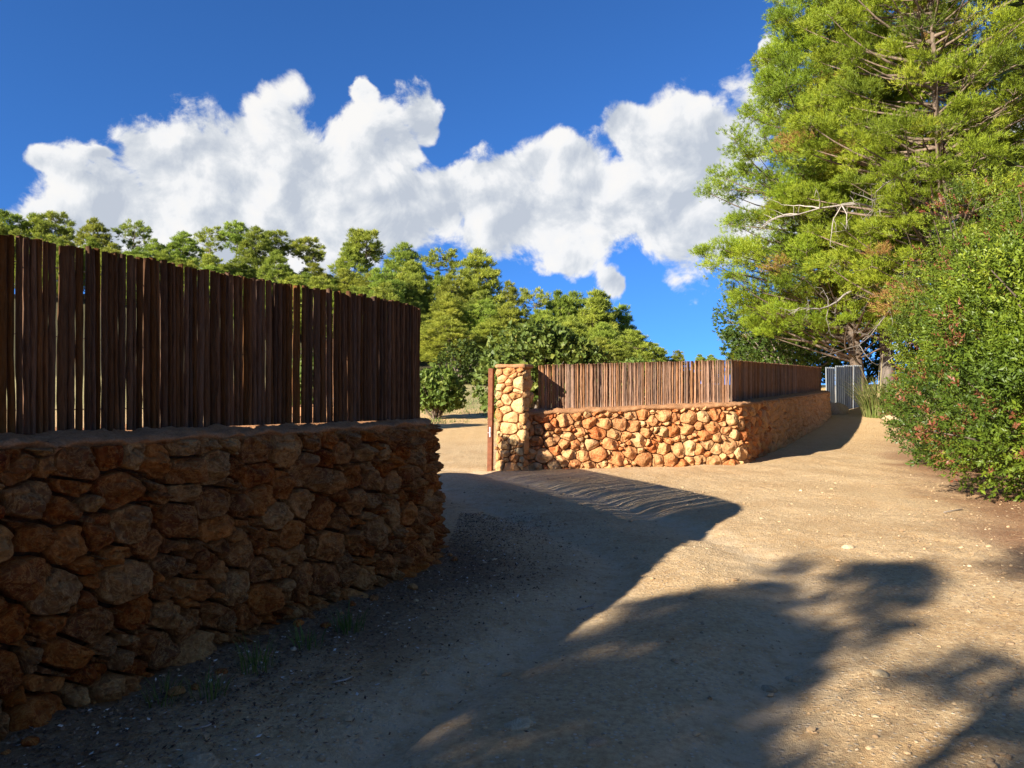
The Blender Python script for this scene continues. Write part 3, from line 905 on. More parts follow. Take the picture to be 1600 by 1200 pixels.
def gen_pine(seed, H, zb, Rc, prof, nclump, cr, ntuft, tuft, mat, lean=(0, 0), trunk_r=.2, flat=.6, shift=None, shell=.5, dead=0, brown=0, barksides=7, tlo=0.25, tpow=1.0):
    """tapered trunk with limbs running to uneven foliage clumps spread through the crown volume"""
    rng = np.random.default_rng(seed)
    tz = np.linspace(0, 1, 12)
    wob = np.stack([.35*vnoise(np.stack([tz*3+seed, tz*0, tz*0], -1), 1)*tz, .35*vnoise(np.stack([tz*3+seed+9, tz*0, tz*0], -1), 2)*tz], -1)*(H/10)
    TP = np.concatenate([np.array(lean)[None]*tz[:, None]+wob, (tz*H*.97)[:, None]], 1)
    wood = MB()
    V, F = tube(TP, trunk_r*(1-tz*.93)*(1+.45*np.exp(-tz*14)), barksides+2); wood.add(V, F)
    def trunk_at(z):
        return np.array([np.interp(z, TP[:, 2], TP[:, 0]), np.interp(z, TP[:, 2], TP[:, 1]), z])
    fol = MB(); deadw = MB()
    cs_ = []; tries = 0; dm = cr*1.05
    while len(cs_) < nclump and tries < 40000:
        tries += 1
        if tries % 1500 == 0: dm *= .9
        t = rng.random()**tpow; z = zb+(H-zb)*t
        th = rng.random()*2*math.pi
        rm = Rc*prof(t)*(1+.38*vnoise(np.array([[math.cos(th)*1.3+seed, math.sin(th)*1.3, z*.45]]), 4)[0])
        r = rm*(1-shell*rng.random()**1.6)
        c = trunk_at(z)+np.array([math.cos(th)*r, math.sin(th)*r, 0])
        if shift is not None: c = c+shift(t, th)
        if all(np.sum((c-q)**2) > dm*dm for q in cs_): cs_.append(c)
    for c in cs_:
        tp = trunk_at(0); hr = np.hypot(*(c[:2]-trunk_at(min(c[2], H*.95))[:2]))
        za = np.clip(c[2]-hr*(.15+.45*rng.random()), zb*.55, H*.93)
        a = trunk_at(za)
        tt = np.linspace(0, 1, 6)[:, None]
        mid = (a+c)/2+np.array([0, 0, -.10*hr])+rng.normal(0, .06*hr+.01, 3)
        P = (1-tt)**2*a+2*tt*(1-tt)*mid+tt**2*c
        r0 = min(trunk_r*.34, .014+.014*np.linalg.norm(c-a))
        V, F = tube(P, np.linspace(r0, .012, 6), 4); wood.add(V, F)
        rr = cr*(.65+.7*rng.random())
        n = int(ntuft*(rr/cr)**2*(.6+.8*rng.random()))
        d = unit(rng.normal(size=(n, 3)))
        d[:, 2] = np.where(d[:, 2] < -.15, -d[:, 2]*.5, d[:, 2])
        rad = rng.random(n)**.45
        # twig-wise grouping: pull tufts towards a few spray axes
        ax = unit(rng.normal(size=(7, 3))+np.array([0, 0, .35])); which = rng.integers(7, size=n)
        d = unit(d*.55+ax[which]*.75)
        pos = c+d*rad[:, None]*rr*np.array([1, 1, flat])
        out_ = unit(pos-trunk_at(c[2]-.5)+1e-6)
        dr = unit(d*.8+out_*.5+np.array([0, 0, .55]))
        base_t = .42+.16*rng.normal()
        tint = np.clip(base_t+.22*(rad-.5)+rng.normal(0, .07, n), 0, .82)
        if brown and rng.random() < brown: tint[:] = np.clip(.97+rng.normal(0, .03, n), .9, 1)
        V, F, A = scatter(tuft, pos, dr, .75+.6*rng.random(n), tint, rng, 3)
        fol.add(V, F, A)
        for j in range(4):
            e = c+ax[j]*rr*np.array([.85, .85, flat*.85])
            V, F = tube(np.array([c, (c+e)/2+rng.normal(0, .05, 3), e]), [.012, .008, .004], 3); wood.add(V, F)
    for j in range(dead):
        z = zb+(H-zb)*(tlo*rng.random()+.02); a = trunk_at(z); th = rng.random()*2*math.pi; L = Rc*(.45+.5*rng.random())
        dead_branch(deadw, a, np.array([math.cos(th), math.sin(th), -.05+.3*rng.random()]), L, rng)
    return wood, fol, deadw
def dead_branch(mb, a, d, L, rng, r0=.035, lev=0):
    d = unit(np.array(d, float)); n = 7
    P = [np.array(a, float)]
    for i in range(n-1):
        d = unit(d+rng.normal(0, .16, 3)+np.array([0, 0, -.05])); P.append(P[-1]+d*L/(n-1))
    P = np.array(P)
    V, F = tube(P, np.linspace(r0, r0*.2, n), 5 if lev == 0 else 3); mb.add(V, F)
    if lev < 2:
        for i in range(2, n):
            for q in range(2 if lev == 0 else 1):
                dd = unit(P[i]-P[i-1]+rng.normal(0, .55, 3)); dead_branch(mb, P[i], dd, L*(.16+.22*rng.random()), rng, r0*.38, lev+1)

rngv = np.random.default_rng(77)
T_near = needle_protos(rngv, 14, 9, .135, .0185, .7)
T_far = needle_protos(rngv, 10, 8, .30, .050, .72)

def pine_meshes(wood, fol, deadw, nm, mat):
    r = {'trunk': wood.mesh(nm+'_trunk', M['bark']), 'crown': fol.mesh(nm+'_crown', mat, False)}
    if deadw.n: r['dead_branch'] = deadw.mesh(nm+'_dead', M['deadwood'])
    return r
def put_tree(name, meshes, loc, label, cat, group, rz=0, sc=(1, 1, 1)):
    e = empty(name, loc, label, cat, group, rz)
    e.scale = sc
    for k, me in meshes.items(): ob(k, me, e)
    return e

# ---- tall pines on the right
def prof_near(t): return np.interp(t, [0, .08, .25, .5, .75, .92, 1], [.42, .68, .92, 1, .85, .55, .2])
def prof_A(t): return np.interp(t, [0, .12, .35, .46, .58, .78, 1], [.5, .8, 1, .98, .70, .50, .12])
def shL(t, th): return np.array([-.6*math.cos(3*t), 0, 0])
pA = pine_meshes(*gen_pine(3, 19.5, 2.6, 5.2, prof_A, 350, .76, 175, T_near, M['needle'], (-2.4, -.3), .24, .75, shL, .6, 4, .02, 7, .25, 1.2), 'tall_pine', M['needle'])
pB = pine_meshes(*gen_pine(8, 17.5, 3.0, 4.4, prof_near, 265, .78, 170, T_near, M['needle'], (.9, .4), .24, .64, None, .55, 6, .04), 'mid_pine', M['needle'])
GPN = 'tall pines along the track'
def gnd(x, y): return (x, y, gz(x, y)-.08)
tallp = put_tree('pine_tree', pA, gnd(15.0, 33.2), 'tall pine with wide bright green crown whose lean left edge meets the clouds', 'tree', GPN)
put_tree('pine_tree', pB, gnd(16.0, 32.6), 'pine with straight trunk standing right behind the grass clump', 'tree', GPN, R(60), (1.05, 1.05, 1.1))
put_tree('pine_tree', pB, gnd(15.2, 27.2), 'pine whose pale upper trunk shows above the red-berried shrubs', 'tree', GPN, R(200), (1.0, 1.0, 1.02))
put_tree('pine_tree', pA, gnd(21.5, 33.0), 'pine at the right edge of the photo behind the shrubs', 'tree', GPN, R(140), (1, 1, .95))
put_tree('pine_tree', pB, gnd(15.6, 47), 'smaller pine rising behind the metal fence', 'tree', GPN, R(20), (.6, .6, .38))
put_tree('pine_tree', pB, gnd(19.5, 56), 'far pale pine just over the end of the far bark fence', 'tree', GPN, R(120), (.7, .7, .40))

# bleached limb reaching out of the tall pine
rr_ = np.random.default_rng(5)
for (x0, y0, x1, y1, dd, r_) in ((1428, 338, 1255, 282, 27.2, .075), (1400, 360, 1250, 330, 27.4, .06), (1440, 420, 1300, 460, 27.0, .045), (1330, 455, 1250, 490, 28.5, .05)):
    dl = MB(); a = at(x0, y0, dd); b2 = at(x1, y1, dd-1.0)
    dead_branch(dl, a, b2-a, np.linalg.norm(b2-a)*1.05, rr_, r_)
    rel(ob('dead_branch', dl.mesh('dead_limb', M['deadwood']), tallp), tallp)

# ---- hillside wood
def pf_broad(t): return np.interp(t, [0, .15, .45, .75, 1], [.55, .95, 1, .75, .22])
def pf_cone(t): return np.interp(t, [0, .1, .4, .8, 1], [.7, 1, .82, .4, .1])
def pf_umb(t): return np.interp(t, [0, .2, .5, .8, 1], [.25, .6, .95, 1, .55])
protos = []
for k, (pf_, zb_, Rc_, nc, cr_, look) in enumerate([
        (pf_broad, 2.6, 2.6, 120, .62, 'bushy'), (pf_broad, 3.4, 2.2, 85, .62, 'rounded'), (pf_cone, 1.6, 2.5, 115, .58, 'conical'),
        (pf_umb, 6.2, 2.1, 40, .58, 'umbrella shaped'), (pf_umb, 4.6, 2.4, 40, .52, 'sparse airy'), (pf_broad, 1.2, 2.9, 150, .64, 'full skirted')]):
    wd_, fo_, de_ = gen_pine(40+k, 10.0, zb_, Rc_, pf_, nc, cr_, 44 if k != 4 else 30, T_far, M['needle_far'], (.4*(-1)**k, .3), .17, .8, None, .6, 2 if k in (0, 4) else 0, 0, 5)
    protos.append((pine_meshes(wd_, fo_, de_, 'hill_pine', M['needle_far']), look, Rc_))
HG = 'pines on the wooded hillside'
skyl = [(-30, 340, 98, 4), (12, 337, 98, 3), (48, 338, 98, 1), (92, 335, 98, 3), (100, 372, 90, 1), (150, 347, 96, 0), (208, 346, 100, 4), (240, 376, 92, 1), (285, 367, 94, 0),
        (328, 358, 100, 4), (365, 349, 98, 3), (398, 360, 94, 0), (440, 364, 98, 3), (488, 374, 98, 3), (540, 384, 92, 1), (580, 365, 94, 3), (632, 387, 92, 0), (682, 392, 92, 4),
        (745, 397, 84, 0), (790, 442, 92, 2), (838, 452, 98, 4), (868, 460, 90, 1), (896, 463, 92, 0), (922, 458, 88, 2), (946, 461, 88, 2), (970, 481, 92, 2), (990, 512, 94, 1)]
words = ['first', 'second', 'third', 'fourth', 'fifth', 'sixth', 'seventh', 'eighth', 'ninth', 'tenth', 'eleventh', 'twelfth', 'thirteenth', 'fourteenth', 'fifteenth', 'sixteenth', 'seventeenth',
         'eighteenth', 'nineteenth', 'twentieth', 'twenty-first', 'twenty-second', 'twenty-third', 'twenty-fourth', 'twenty-fifth', 'twenty-sixth', 'twenty-seventh', 'twenty-eighth']
rh = np.random.default_rng(9)
def hill_tree(px, py, d, k, label, minh=4.5):
    p = at(px, py, d); g = gz(p[0], p[1])
    h = max(minh, p[2]-g)
    me, look, Rc_ = protos[k]
    s = h/10.0
    sxy = np.clip(s, .75, 1.15)*rh.uniform(.9, 1.15)
    return put_tree('hill_pine', me, (p[0], p[1], g-.1), label, 'tree', HG, rh.random()*6.28, (sxy, sxy, s))
for i, (px, py, d, k) in enumerate(skyl[1:]):
    hill_tree(px, py, d, k, '%s pine, %s crown from the left along the hillside skyline' % (protos[k][1], words[i]))
fill = []
for d, x0, x1, step, ylo, yhi in ((86, 120, 760, 52, 400, 432), (78, 330, 960, 48, 430, 468), (70, 520, 990, 46, 455, 505), (63, 600, 985, 50, 488, 540)):
    x = x0
    while x < x1:
        f = (x-x0)/(x1-x0)
        py = ylo+(yhi-ylo)*f**1.5+rh.normal(0, 9)
        if x > 760: py = max(py, 470+(x-760)*.22)
        if x > 625 or py < 372+.175*x:              # not those the near fence hides altogether
            fill.append((x, py, d+rh.normal(0, 2.0), int(rh.choice([0, 1, 2, 5, 5, 0])), d))
        x += step*rh.uniform(.75, 1.25)
x = -10
while x < 640:
    fill.append((x, 360+.175*x-rh.uniform(0, 16), 88+rh.normal(0, 2), int(rh.choice([0, 1, 2, 5])), 88)); x += rh.uniform(26, 44)
cnt = {}
rown = {88: 'hidden', 86: 'back', 78: 'third', 70: 'second', 63: 'front'}
for (px, py, d, k, row) in fill:
    cnt[row] = cnt.get(row, -1)+1
    hill_tree(px, py, d, k, '%s pine, %s from the left in the %s row below the hillside skyline' % (protos[k][1], words[cnt[row]], rown[row]) if row != 88 else '%s low pine whose top just clears the near fence, %s from the left' % (protos[k][1], words[cnt[row]]))
for i, (px, py, d, k, lb) in enumerate([(1028, 545, 125, 3, 'tiny far pine peeping over the bark fence right of the hillside wood'), (1060, 549, 130, 2, 'small dark pointed far conifer above the middle of the far fence'),
                                         (1092, 556, 135, 1, 'low far rounded tree near the corner of the far bark fence'), (1008, 556, 120, 1, 'low far bush at the foot of the hillside wood edge'),
                                         (1112, 557, 140, 0, 'low far tree just left of the far fence corner'), (1044, 559, 128, 5, 'low far green tree between the two small far conifers')]):
    hill_tree(px, py, d, k, lb, 3.0)

# ---- broad-leaved trees and shrubs
def leaf_cloud(seed, lobes, dens, proto, k, tintf, rngs, inner=.35):
    rng = np.random.default_rng(seed); mb = MB()
    for (cx, cy, cz, rx, ry, rz_) in lobes:
        n = int(dens*(rx*ry+ry*rz_+rx*rz_))
        d = unit(rng.normal(size=(n, 3)))
        rad = 1-inner*rng.random(n)**1.7
        nz = 1+.22*fbm(d*2.2+seed+cx, 3, 6)+.10*vnoise(d*6+cx, 8)
        pos = np.array([cx, cy, cz])+d*(rad*nz)[:, None]*np.array([rx, ry, rz_])
        keep = pos[:, 2] > .05
        cl_n = fbm(pos*1.6+seed, 3, 12)
        keep &= (cl_n > -.16) | (rng.random(n) < .25)
        pos = pos[keep]; d2 = d[keep]
        dr = unit(d2+np.array([0, 0, .5])+rng.normal(0, .35, d2.shape))
        V, F, A = scatter(proto, pos, dr, .75+.5*rng.random(len(pos)), tintf(pos, rng), rng, k)
        mb.add(V, F, A)
    return mb
def stems(seed, lobes, base, r0, rngn=6, per=5):
    rng = np.random.default_rng(seed); mb = MB()
    for (cx, cy, cz, rx, ry, rz_) in lobes:
        for j in range(per):
            e = np.array([cx, cy, cz])+unit(rng.normal(size=3)+[0, 0, .3])*np.array([rx, ry, rz_])*(.8+.28*rng.random())
            a = np.array([base[0]+rng.normal(0, r0), base[1]+rng.normal(0, r0), 0])
            m_ = (a+e)/2+rng.normal(0, .18, 3); m_[2] += .2
            t = np.linspace(0, 1, 7)[:, None]
            V, F = tube((1-t)**2*a+2*t*(1-t)*m_+t*t*e, np.linspace(r0*.42, .008, 7), 5); mb.add(V, F)
    return mb
L_lent = leaf_protos(rngv, 12, 9, .18, .068, .031)
L_fig = leaf_protos(rngv, 10, 3, .12, .20, .17)
L_ivy = leaf_protos(rngv, 8, 5, .15, .11, .09)
def t_lent(pos, rng):
    t = .42+.55*fbm(pos*1.3+3, 3, 2)+.05*rng.normal(size=len(pos))
    t = np.clip(t, 0, .86)
    patch = fbm(pos*2.3+11, 2, 9) > .24
    red = patch & (rng.random(len(pos)) < .42)
    t[red] = .97
    return t
def t_plain(pos, rng): return np.clip(.45+.25*fbm(pos*1.2, 3, 2)+.15*rng.normal(size=len(pos)), 0, 1)
def shrub(name, loc, lobes, seed, dens, proto, k, tf, mat, label, cat, group=None, r0=.09, base=(0, 0), woodmat='bark', inner=.35, per=5):
    e = empty(name, loc, label, cat, group)
    ob('crown', leaf_cloud(seed, lobes, dens, proto, k, tf, None, inner).mesh(name+'_crown', M[mat], False), e)
    ob('trunk', stems(seed+1, lobes, base, r0, per=per).mesh(name+'_trunk', M[woodmat]), e)
    return e
LG = 'red-berried shrubs along the right side of the track'
shrub('mastic_shrub', gnd(7.9, 9.3), [(0, 0, 1.5, 2.0, 2.0, 1.5), (.3, .4, 3.0, 1.8, 1.9, 1.2), (-1.0, 1.1, 1.3, 1.4, 1.4, 1.1), (.9, -.9, 2.3, 1.7, 1.7, 1.7), (-.5, 1.3, 2.6, 1.5, 1.4, 1.1), (-.9, .3, 2.0, .9, .9, .8), (-.2, .2, 3.9, .9, .9, .6)], 21, 430, L_lent, 4, t_lent, 'lentisk',
      'big glossy shrub nearest the camera overhanging the track at the right edge', 'shrub', LG)
shrub('mastic_shrub', gnd(10.0, 13.8), [(0, 0, 1.7, 2.1, 2.0, 1.7), (-.4, .2, 3.3, 1.8, 1.7, 1.4), (-1.5, .5, 1.2, 1.4, 1.4, 1.1), (.9, .6, 3.8, 1.8, 1.6, 1.5), (-.2, -.4, 4.4, 1.2, 1.3, .9), (-1.5, 0, 2.4, 1.0, 1.0, .9)], 22, 360, L_lent, 4, t_lent, 'lentisk',
      'tall shrub dotted with red berries, second from the camera along the track', 'shrub', LG)
shrub('mastic_shrub', gnd(12.2, 18.8), [(0, 0, 1.8, 2.2, 2.1, 1.9), (-.6, .2, 3.8, 1.9, 1.8, 1.5), (-1.5, -.2, 1.3, 1.4, 1.3, 1.2), (.8, .4, 4.8, 1.9, 1.7, 1.5), (-.5, 0, 5.7, 1.4, 1.3, 1.0), (-1.6, .3, 2.7, 1.1, 1.0, 1.0)], 23, 300, L_lent, 4, t_lent, 'lentisk',
      'shrub with russet clusters furthest along the track below the tall pines', 'shrub', LG)
def figlobes(s): return [(0, 0, 1.35*s, .95*s, .95*s, .75*s), (.5*s, .1, 1.15*s, .7*s, .7*s, .6*s), (-.5*s, .2, 1.2*s, .75*s, .7*s, .65*s), (.1, -.3*s, 1.75*s, .6*s, .6*s, .5*s)]
FGG = 'fig trees in the field'
p = at(682, 645, 33.0)
shrub('fig_tree', gnd(p[0], 33.0), figlobes(1.0), 31, 170, L_fig, 4, t_plain, 'fig', 'small round fig tree framed in the gateway left of the pillar', 'tree', FGG, .12, per=4)
shrub('fig_tree', gnd(1.1, 30.0), [(-.2, 0, 2.4, 1.9, 1.7, 1.35), (-1.5, 0, 1.5, 1.1, 1.1, 1.2), (1.0, .2, 2.3, 1.5, 1.4, 1.1), (.2, .1, 3.0, 1.3, 1.2, .85), (2.0, .3, 1.9, 1.2, 1.2, .9)], 32, 130, L_fig, 4, t_plain, 'fig',
      'large leafy fig tree spreading behind the stone gate pillar', 'tree', FGG, .22, per=5)
shrub('fig_tree', gnd(-6.2, 25.6), figlobes(1.3), 33, 100, L_fig, 4, t_plain, 'fig', 'fig tree behind the near bark fence throwing its shade across the gateway field', 'tree', FGG, .14, per=4)
shrub('evergreen_shrub', gnd(-3.6, 52.5), [(0, 0, 1.4, 1.5, 1.2, 1.5), (1.2, .3, 1.0, 1.0, 1.0, 1.2)], 34, 90, L_fig, 4, t_plain, 'ivy', 'dark green bush at the wood edge behind the small fig tree', 'shrub', None, .12)
shrub('evergreen_shrub', gnd(14.2, 38.5), [(0, 0, 2.2, 2.3, 1.6, 1.5), (-1.8, .3, 2.2, 1.6, 1.4, 1.6), (1.6, 0, 2.0, 1.7, 1.4, 1.3), (-2.6, .8, 3.6, 1.3, 1.2, 1.4)], 35, 130, L_ivy, 4, t_plain, 'ivy', 'dark broad-leaved shrub behind the corrugated metal fence', 'shrub', None, .14)
for (x_, y_, sc_, lb) in ((18.5, 41, 1.5, 'dark broad-leaved thicket behind the pine trunks left of the red-berried shrubs'), (24, 40, 1.7, 'dark thicket seen between the pine trunks and the shrubs'), (19.5, 30, .8, 'low green thicket under the pines beside the grass clump')):
    shrub('evergreen_shrub', gnd(x_, y_), [(0, 0, 2.2*sc_, 2.4*sc_, 1.5*sc_, 2.0*sc_), (-1.9*sc_, .3, 1.7*sc_, 1.6*sc_, 1.4, 1.6*sc_), (1.7*sc_, 0, 1.9*sc_, 1.7*sc_, 1.4, 1.7*sc_)], 50+int(x_), 110, L_ivy, 4, t_plain, 'ivy', lb, 'shrub', 'dark thickets under the pines', .14)
shrub('grey_shrub', gnd(8.2, 50), [(0, 0, 1.6, 1.6, 1.2, 1.5), (-1.4, 0, 1.5, 1.3, 1.2, 1.3)], 36, 70, L_fig, 4, t_plain, 'fig', 'pale loose shrub showing over the far fence at the wood edge', 'shrub', None, .1)

# ---- trees behind the camera whose shade dapples the track, and two big ones added to block sky light
SG = 'trees behind the camera shading the track'
def prof_sp(t): return np.interp(t, [0, .2, .5, .8, 1], [.5, .9, 1, .7, .2])
pC = pine_meshes(*gen_pine(12, 10.0, 3.6, 2.7, prof_sp, 46, .52, 115, T_near, M['needle'], (.3, .2), .17, .7, None, .8, 3), 'sparse_pine', M['needle'])
for (x, y, me, rz_, s_, lb) in ((-11.09, -6.15, pC, 2.53, (.55, .55, .77), 'slim open pine left of the frame whose shadow crosses the track'),
                                (-9.21, -4.17, pC, 3.7, (.50, .50, .77), 'small open pine between the two slim ones behind the camera'),
                                (-6.81, -2.35, pC, 5.07, (.44, .44, .53), 'low young pine behind the near fence left of the camera'),
                                (-7.4, -4.55, pC, 5.0, (.66, .66, 1.08), 'slim pine behind the camera shading the right foreground edge'),
                                (-3.0, -11.5, pA, 4.0, (.8, .8, .7), 'unseen big pine added straight behind the camera to block sky light'),
                                (4.5, -12.0, pB, 1.0, (1, 1, .8), 'unseen big pine added behind the camera on the shrub side to block sky light')):
    put_tree('pine_tree', me, gnd(x, y), lb, 'tree', SG, rz_, s_)

# ---- broad-leaved tree just right of the frame, one twig of it dipping into the top right corner
ct = shrub('carob_tree', gnd(4.3, 2.3), [(0, 0, 3.4, 1.2, 1.2, .9), (.6, -.6, 2.9, 1.0, 1.0, .8)], 71, 170, L_ivy, 4, t_plain, 'ivy', 'dark leaved tree right of the camera with a twig dipping into the top right corner', 'tree', None, .1)
mbw = MB(); mbl = MB(); rt = np.random.default_rng(8)
P = np.array([(3.6, 2.6, 3.5), (2.9, 2.9, 3.5), (2.35, 3.0, 3.25), (2.10, 3.0, 2.9), (2.06, 3.0, 2.4)])
V, F = tube(P, [.02, .015, .010, .006, .003], 5); mbw.add(V, F)
for (q, dr_) in (((2.07, 3.0, 3.08), (-1, 0, .1)), ((2.06, 3.0, 2.84), (-1, 0, -.1)), ((2.05, 3.0, 2.44), (-1, 0, .15))):
    V, F = tube(np.array([q, np.array(q)+np.array(dr_)*.09]), [.003, .002], 3); mbw.add(V, F)
    for j in range(5):
        a = np.array(q)+np.array(dr_)*(.02+.018*j); dd = unit(np.array(dr_)+rt.normal(0, .55, 3)); sd_ = unit(np.cross(dd, rt.normal(size=3))); l = .05+.03*rt.random()
        mbl.add([a, a+dd*l*.45+sd_*.011, a+dd*l, a+dd*l*.45-sd_*.011], [(0, 1, 2, 3)], .1)
for nm, m_, mt in (('twig', mbw, 'bark'), ('leaves', mbl, 'ivy')):
    o = ob(nm, m_.mesh(nm, M[mt], False), ct); rel(o, ct)

# ------------------------------------------------------------------ grass clump, weeds, field grass
def blades(mb, n, base, spread, L, wd, rng, droop=.5, tint=(.2, .6)):
    for i in range(n):
        th = rng.random()*2*math.pi; r = spread*math.sqrt(rng.random())
        a = np.array([base[0]+r*math.cos(th), base[1]+r*math.sin(th), base[2]])
        th2 = th+rng.normal(0, .5); l = L*(.5+.7*rng.random()); out_ = (.15+droop*rng.random())*l
        t = np.linspace(0, 1, 5)
        P = a+np.stack([math.cos(th2)*out_*t**1.7, math.sin(th2)*out_*t**1.7, l*(t-.28*droop*t**2.5)], -1)
        sd_ = np.array([-math.sin(th2), math.cos(th2), 0])*wd/2
        V = np.empty((10, 3)); wv_ = (1-t**2)[:, None]
        V[0::2] = P-sd_*(wv_+.05); V[1::2] = P+sd_*(wv_+.05)
        F = [(2*j, 2*j+1, 2*j+3, 2*j+2) for j in range(4)]
        mb.add(V, np.array(F), float(rng.uniform(*tint)))
rg = np.random.default_rng(4)
gc = at(1372, 648, 27.5); gcz = gz(gc[0], gc[1])
e = empty('grass_clump', (gc[0], gc[1], gcz), 'tall spiky grass clump on the bank before the pine trunks', 'grass')
mb = MB(); blades(mb, 520, (0, 0, -.05), .5, 1.7, .026, rg, .75, (.1, .8)); ob('blades', mb.mesh('blades', M['grassblade'], False), e)
mb = MB(); blades(mb, 9, (0, 0, 0), .2, 2.5, .03, rg, .35, (.9, 1)); ob('stalks', mb.mesh('stalks', M['grassblade'], False), e)
for i, (px, py, n, L, lb) in enumerate([(545, 985, 60, .20, 'wispy green weed at the wall foot nearest the gateway'), (480, 1010, 40, .16, 'low weed at the wall foot second from the gateway end'), (400, 1045, 50, .20, 'green weed at the middle of the near wall foot'),
                                        (330, 1085, 40, .15, 'small weed beside the large bottom stone of the near wall'), (255, 1095, 45, .14, 'flat weed low against the near wall at far left')]):
    d = 1.6*1200/(py-600); p = at(px, py, d)
    mb = MB(); blades(mb, n, (0, 0, -.01), .10, L, .006, rg, .7, (0, .5))
    o = ob('weed', mb.mesh('weed', M['grassblade'], False), None, (p[0], p[1], gz(p[0], p[1]))); tag(o, lb, 'weed', 'weeds along the near wall foot')
mb = MB()
for i in range(2600):
    y = rg.uniform(29, 54); x = rg.uniform(-.19*y-1, .02*y)
    if fbm(np.array([[x*.5, y*.3, 0]]), 2, 3)[0] < (.12 if y < 36 else -.15): continue
    blades(mb, 4, (x, y, gz(x, y)-.02) if i % 1 == 0 else None, .18, .22, .02, rg, .6, (.05, .75))
o = ob('field_grass', mb.mesh('field_grass', M['grassblade'], False)); tag(o, 'patchy green and dry grass in the field beyond the gateway', 'grass', kind='stuff')

# ------------------------------------------------------------------ loose stones, litter, sticks on the track
ico_v = []
ph_ = (1+5**.5)/2
for a_, b_ in ((1, ph_), (-1, ph_), (1, -ph_), (-1, -ph_)): ico_v += [(0, a_, b_), (a_, b_, 0), (b_, 0, a_)]
ico_v = unit(np.array(ico_v, float))
_fs = set()
for i in range(12):
    dd = np.linalg.norm(ico_v-ico_v[i], axis=1); nb = [j for j in range(12) if .1 < dd[j] < 1.1]
    for j in nb:
        for k in nb:
            if j < k and np.linalg.norm(ico_v[j]-ico_v[k]) < 1.1: _fs.add(tuple(sorted((i, j, k))))
ico_f = np.array(sorted(_fs))
ico_f = np.array([f if np.dot(np.cross(ico_v[f[1]]-ico_v[f[0]], ico_v[f[2]]-ico_v[f[0]]), ico_v[f[0]]) > 0 else f[::-1] for f in ico_f])
mp, N, b, out = new_mat('track_pebbles')
at_ = N.n('ShaderNodeAttribute'); at_.attribute_name = 'tint'
tcn = N.n('ShaderNodeTexCoord'); nn_ = N.noise(tcn.outputs['Object'], 40, 4)
cc = N.ramp(at_.outputs['Fac'], [(0, (.26, .17, .09)), (.5, (.44, .30, .16)), (.9, (.50, .37, .21)), (1, (.56, .46, .32))])
N.put(b.inputs['Base Color'], N.mix(N.mapr(nn_, .4, .7, 0, .5), cc, (.40, .26, .14))); bump(N, b, nn_, .5, .01)
M['pebble'] = mp
rp = np.random.default_rng(15)
n = 9000
yy = 2.4+11.0*rp.random(n)**1.6; xx = rp.uniform(-.75, .75, n)*yy+.0
dpb = near_dist(xx, yy)
inside = np.zeros(n, bool)
s_at = np.interp(yy, LO.P[:, 1][:np.argmax(LO.P[:, 1] > 7.0)], LO.P[:, 0][:np.argmax(LO.P[:, 1] > 7.0)])
inside = (xx < s_at+.05) & (yy < 9)
cl_n = fbm(np.stack([xx*.9, yy*.9, 0*xx], -1), 3, 41)
keep = (~inside) & ((cl_n > -.1) | (rp.random(n) < .4))
xx, yy, dpb = xx[keep], yy[keep], dpb[keep]; n = len(xx)
sz = .0042*np.exp(rp.normal(0, .65, n))*(1+.02*yy); sz = np.minimum(sz, .022)
V = ico_v[None]*(1+.28*rp.normal(size=(n, 12, 1)))*sz[:, None, None]*np.stack([.8+.6*rp.random(n), .8+.6*rp.random(n), .5+.3*rp.random(n)], -1)[:, None]
V = V+np.stack([xx, yy, ground(xx, yy)+sz*.22], -1)[:, None]
F = (ico_f[None]+(np.arange(n)*12)[:, None, None]).reshape(-1, 3)
me = mesh_np('gravel', V.reshape(-1, 3), F, M['pebble'], False, {'tint': np.repeat(rp.random(n), 12)})
tag(ob('gravel', me), 'loose gravel scattered over the sandy track', 'gravel', kind='stuff')
# leaf litter at the wall foot and needle litter by the shrubs
n = 12000
yy = 2.3+7.2*rp.random(n); sx = np.interp(yy, LO.P[:, 1][:np.argmax(LO.P[:, 1] > 7.1)], LO.P[:, 0][:np.argmax(LO.P[:, 1] > 7.1)])
xx = sx+.08+np.abs(rp.normal(0, .55, n))
n2 = 9000
y2 = 2.5+12*rp.random(n2); x2 = 1.55+.40*y2+rp.normal(0, .7, n2)+.4
xx = np.concatenate([xx, x2]); yy = np.concatenate([yy, y2]); kind_ = np.concatenate([np.zeros(n), np.ones(n2)])
m_ = len(xx)
th = rp.random(m_)*6.283; ln = np.where(kind_ == 0, .010+.022*rp.random(m_), .02+.05*rp.random(m_)); wd_ = np.where(kind_ == 0, ln*(.35+.3*rp.random(m_)), .0035)
u_ = np.stack([np.cos(th), np.sin(th), rp.normal(0, .25, m_)], -1); v_ = np.stack([-np.sin(th), np.cos(th), rp.normal(0, .3, m_)], -1)
c0 = np.stack([xx, yy, ground(xx, yy)+.004+.006*rp.random(m_)], -1)
Vq = np.stack([c0-u_*ln[:, None]/2, c0+v_*wd_[:, None]/2, c0+u_*ln[:, None]/2+np.array([0, 0, .003]), c0-v_*wd_[:, None]/2], 1)
tt_ = np.where(kind_ == 0, np.where(rp.random(m_) < .05, 1.0, .75*rp.random(m_)), .3+.35*rp.random(m_))
me = mesh_np('leaf_litter', Vq.reshape(-1, 3), np.arange(m_*4).reshape(-1, 4), M['litter'], False, {'tint': np.repeat(tt_, 4)})
tag(ob('leaf_litter', me), 'dry leaf and needle litter along both sides of the track', 'litter', kind='stuff')
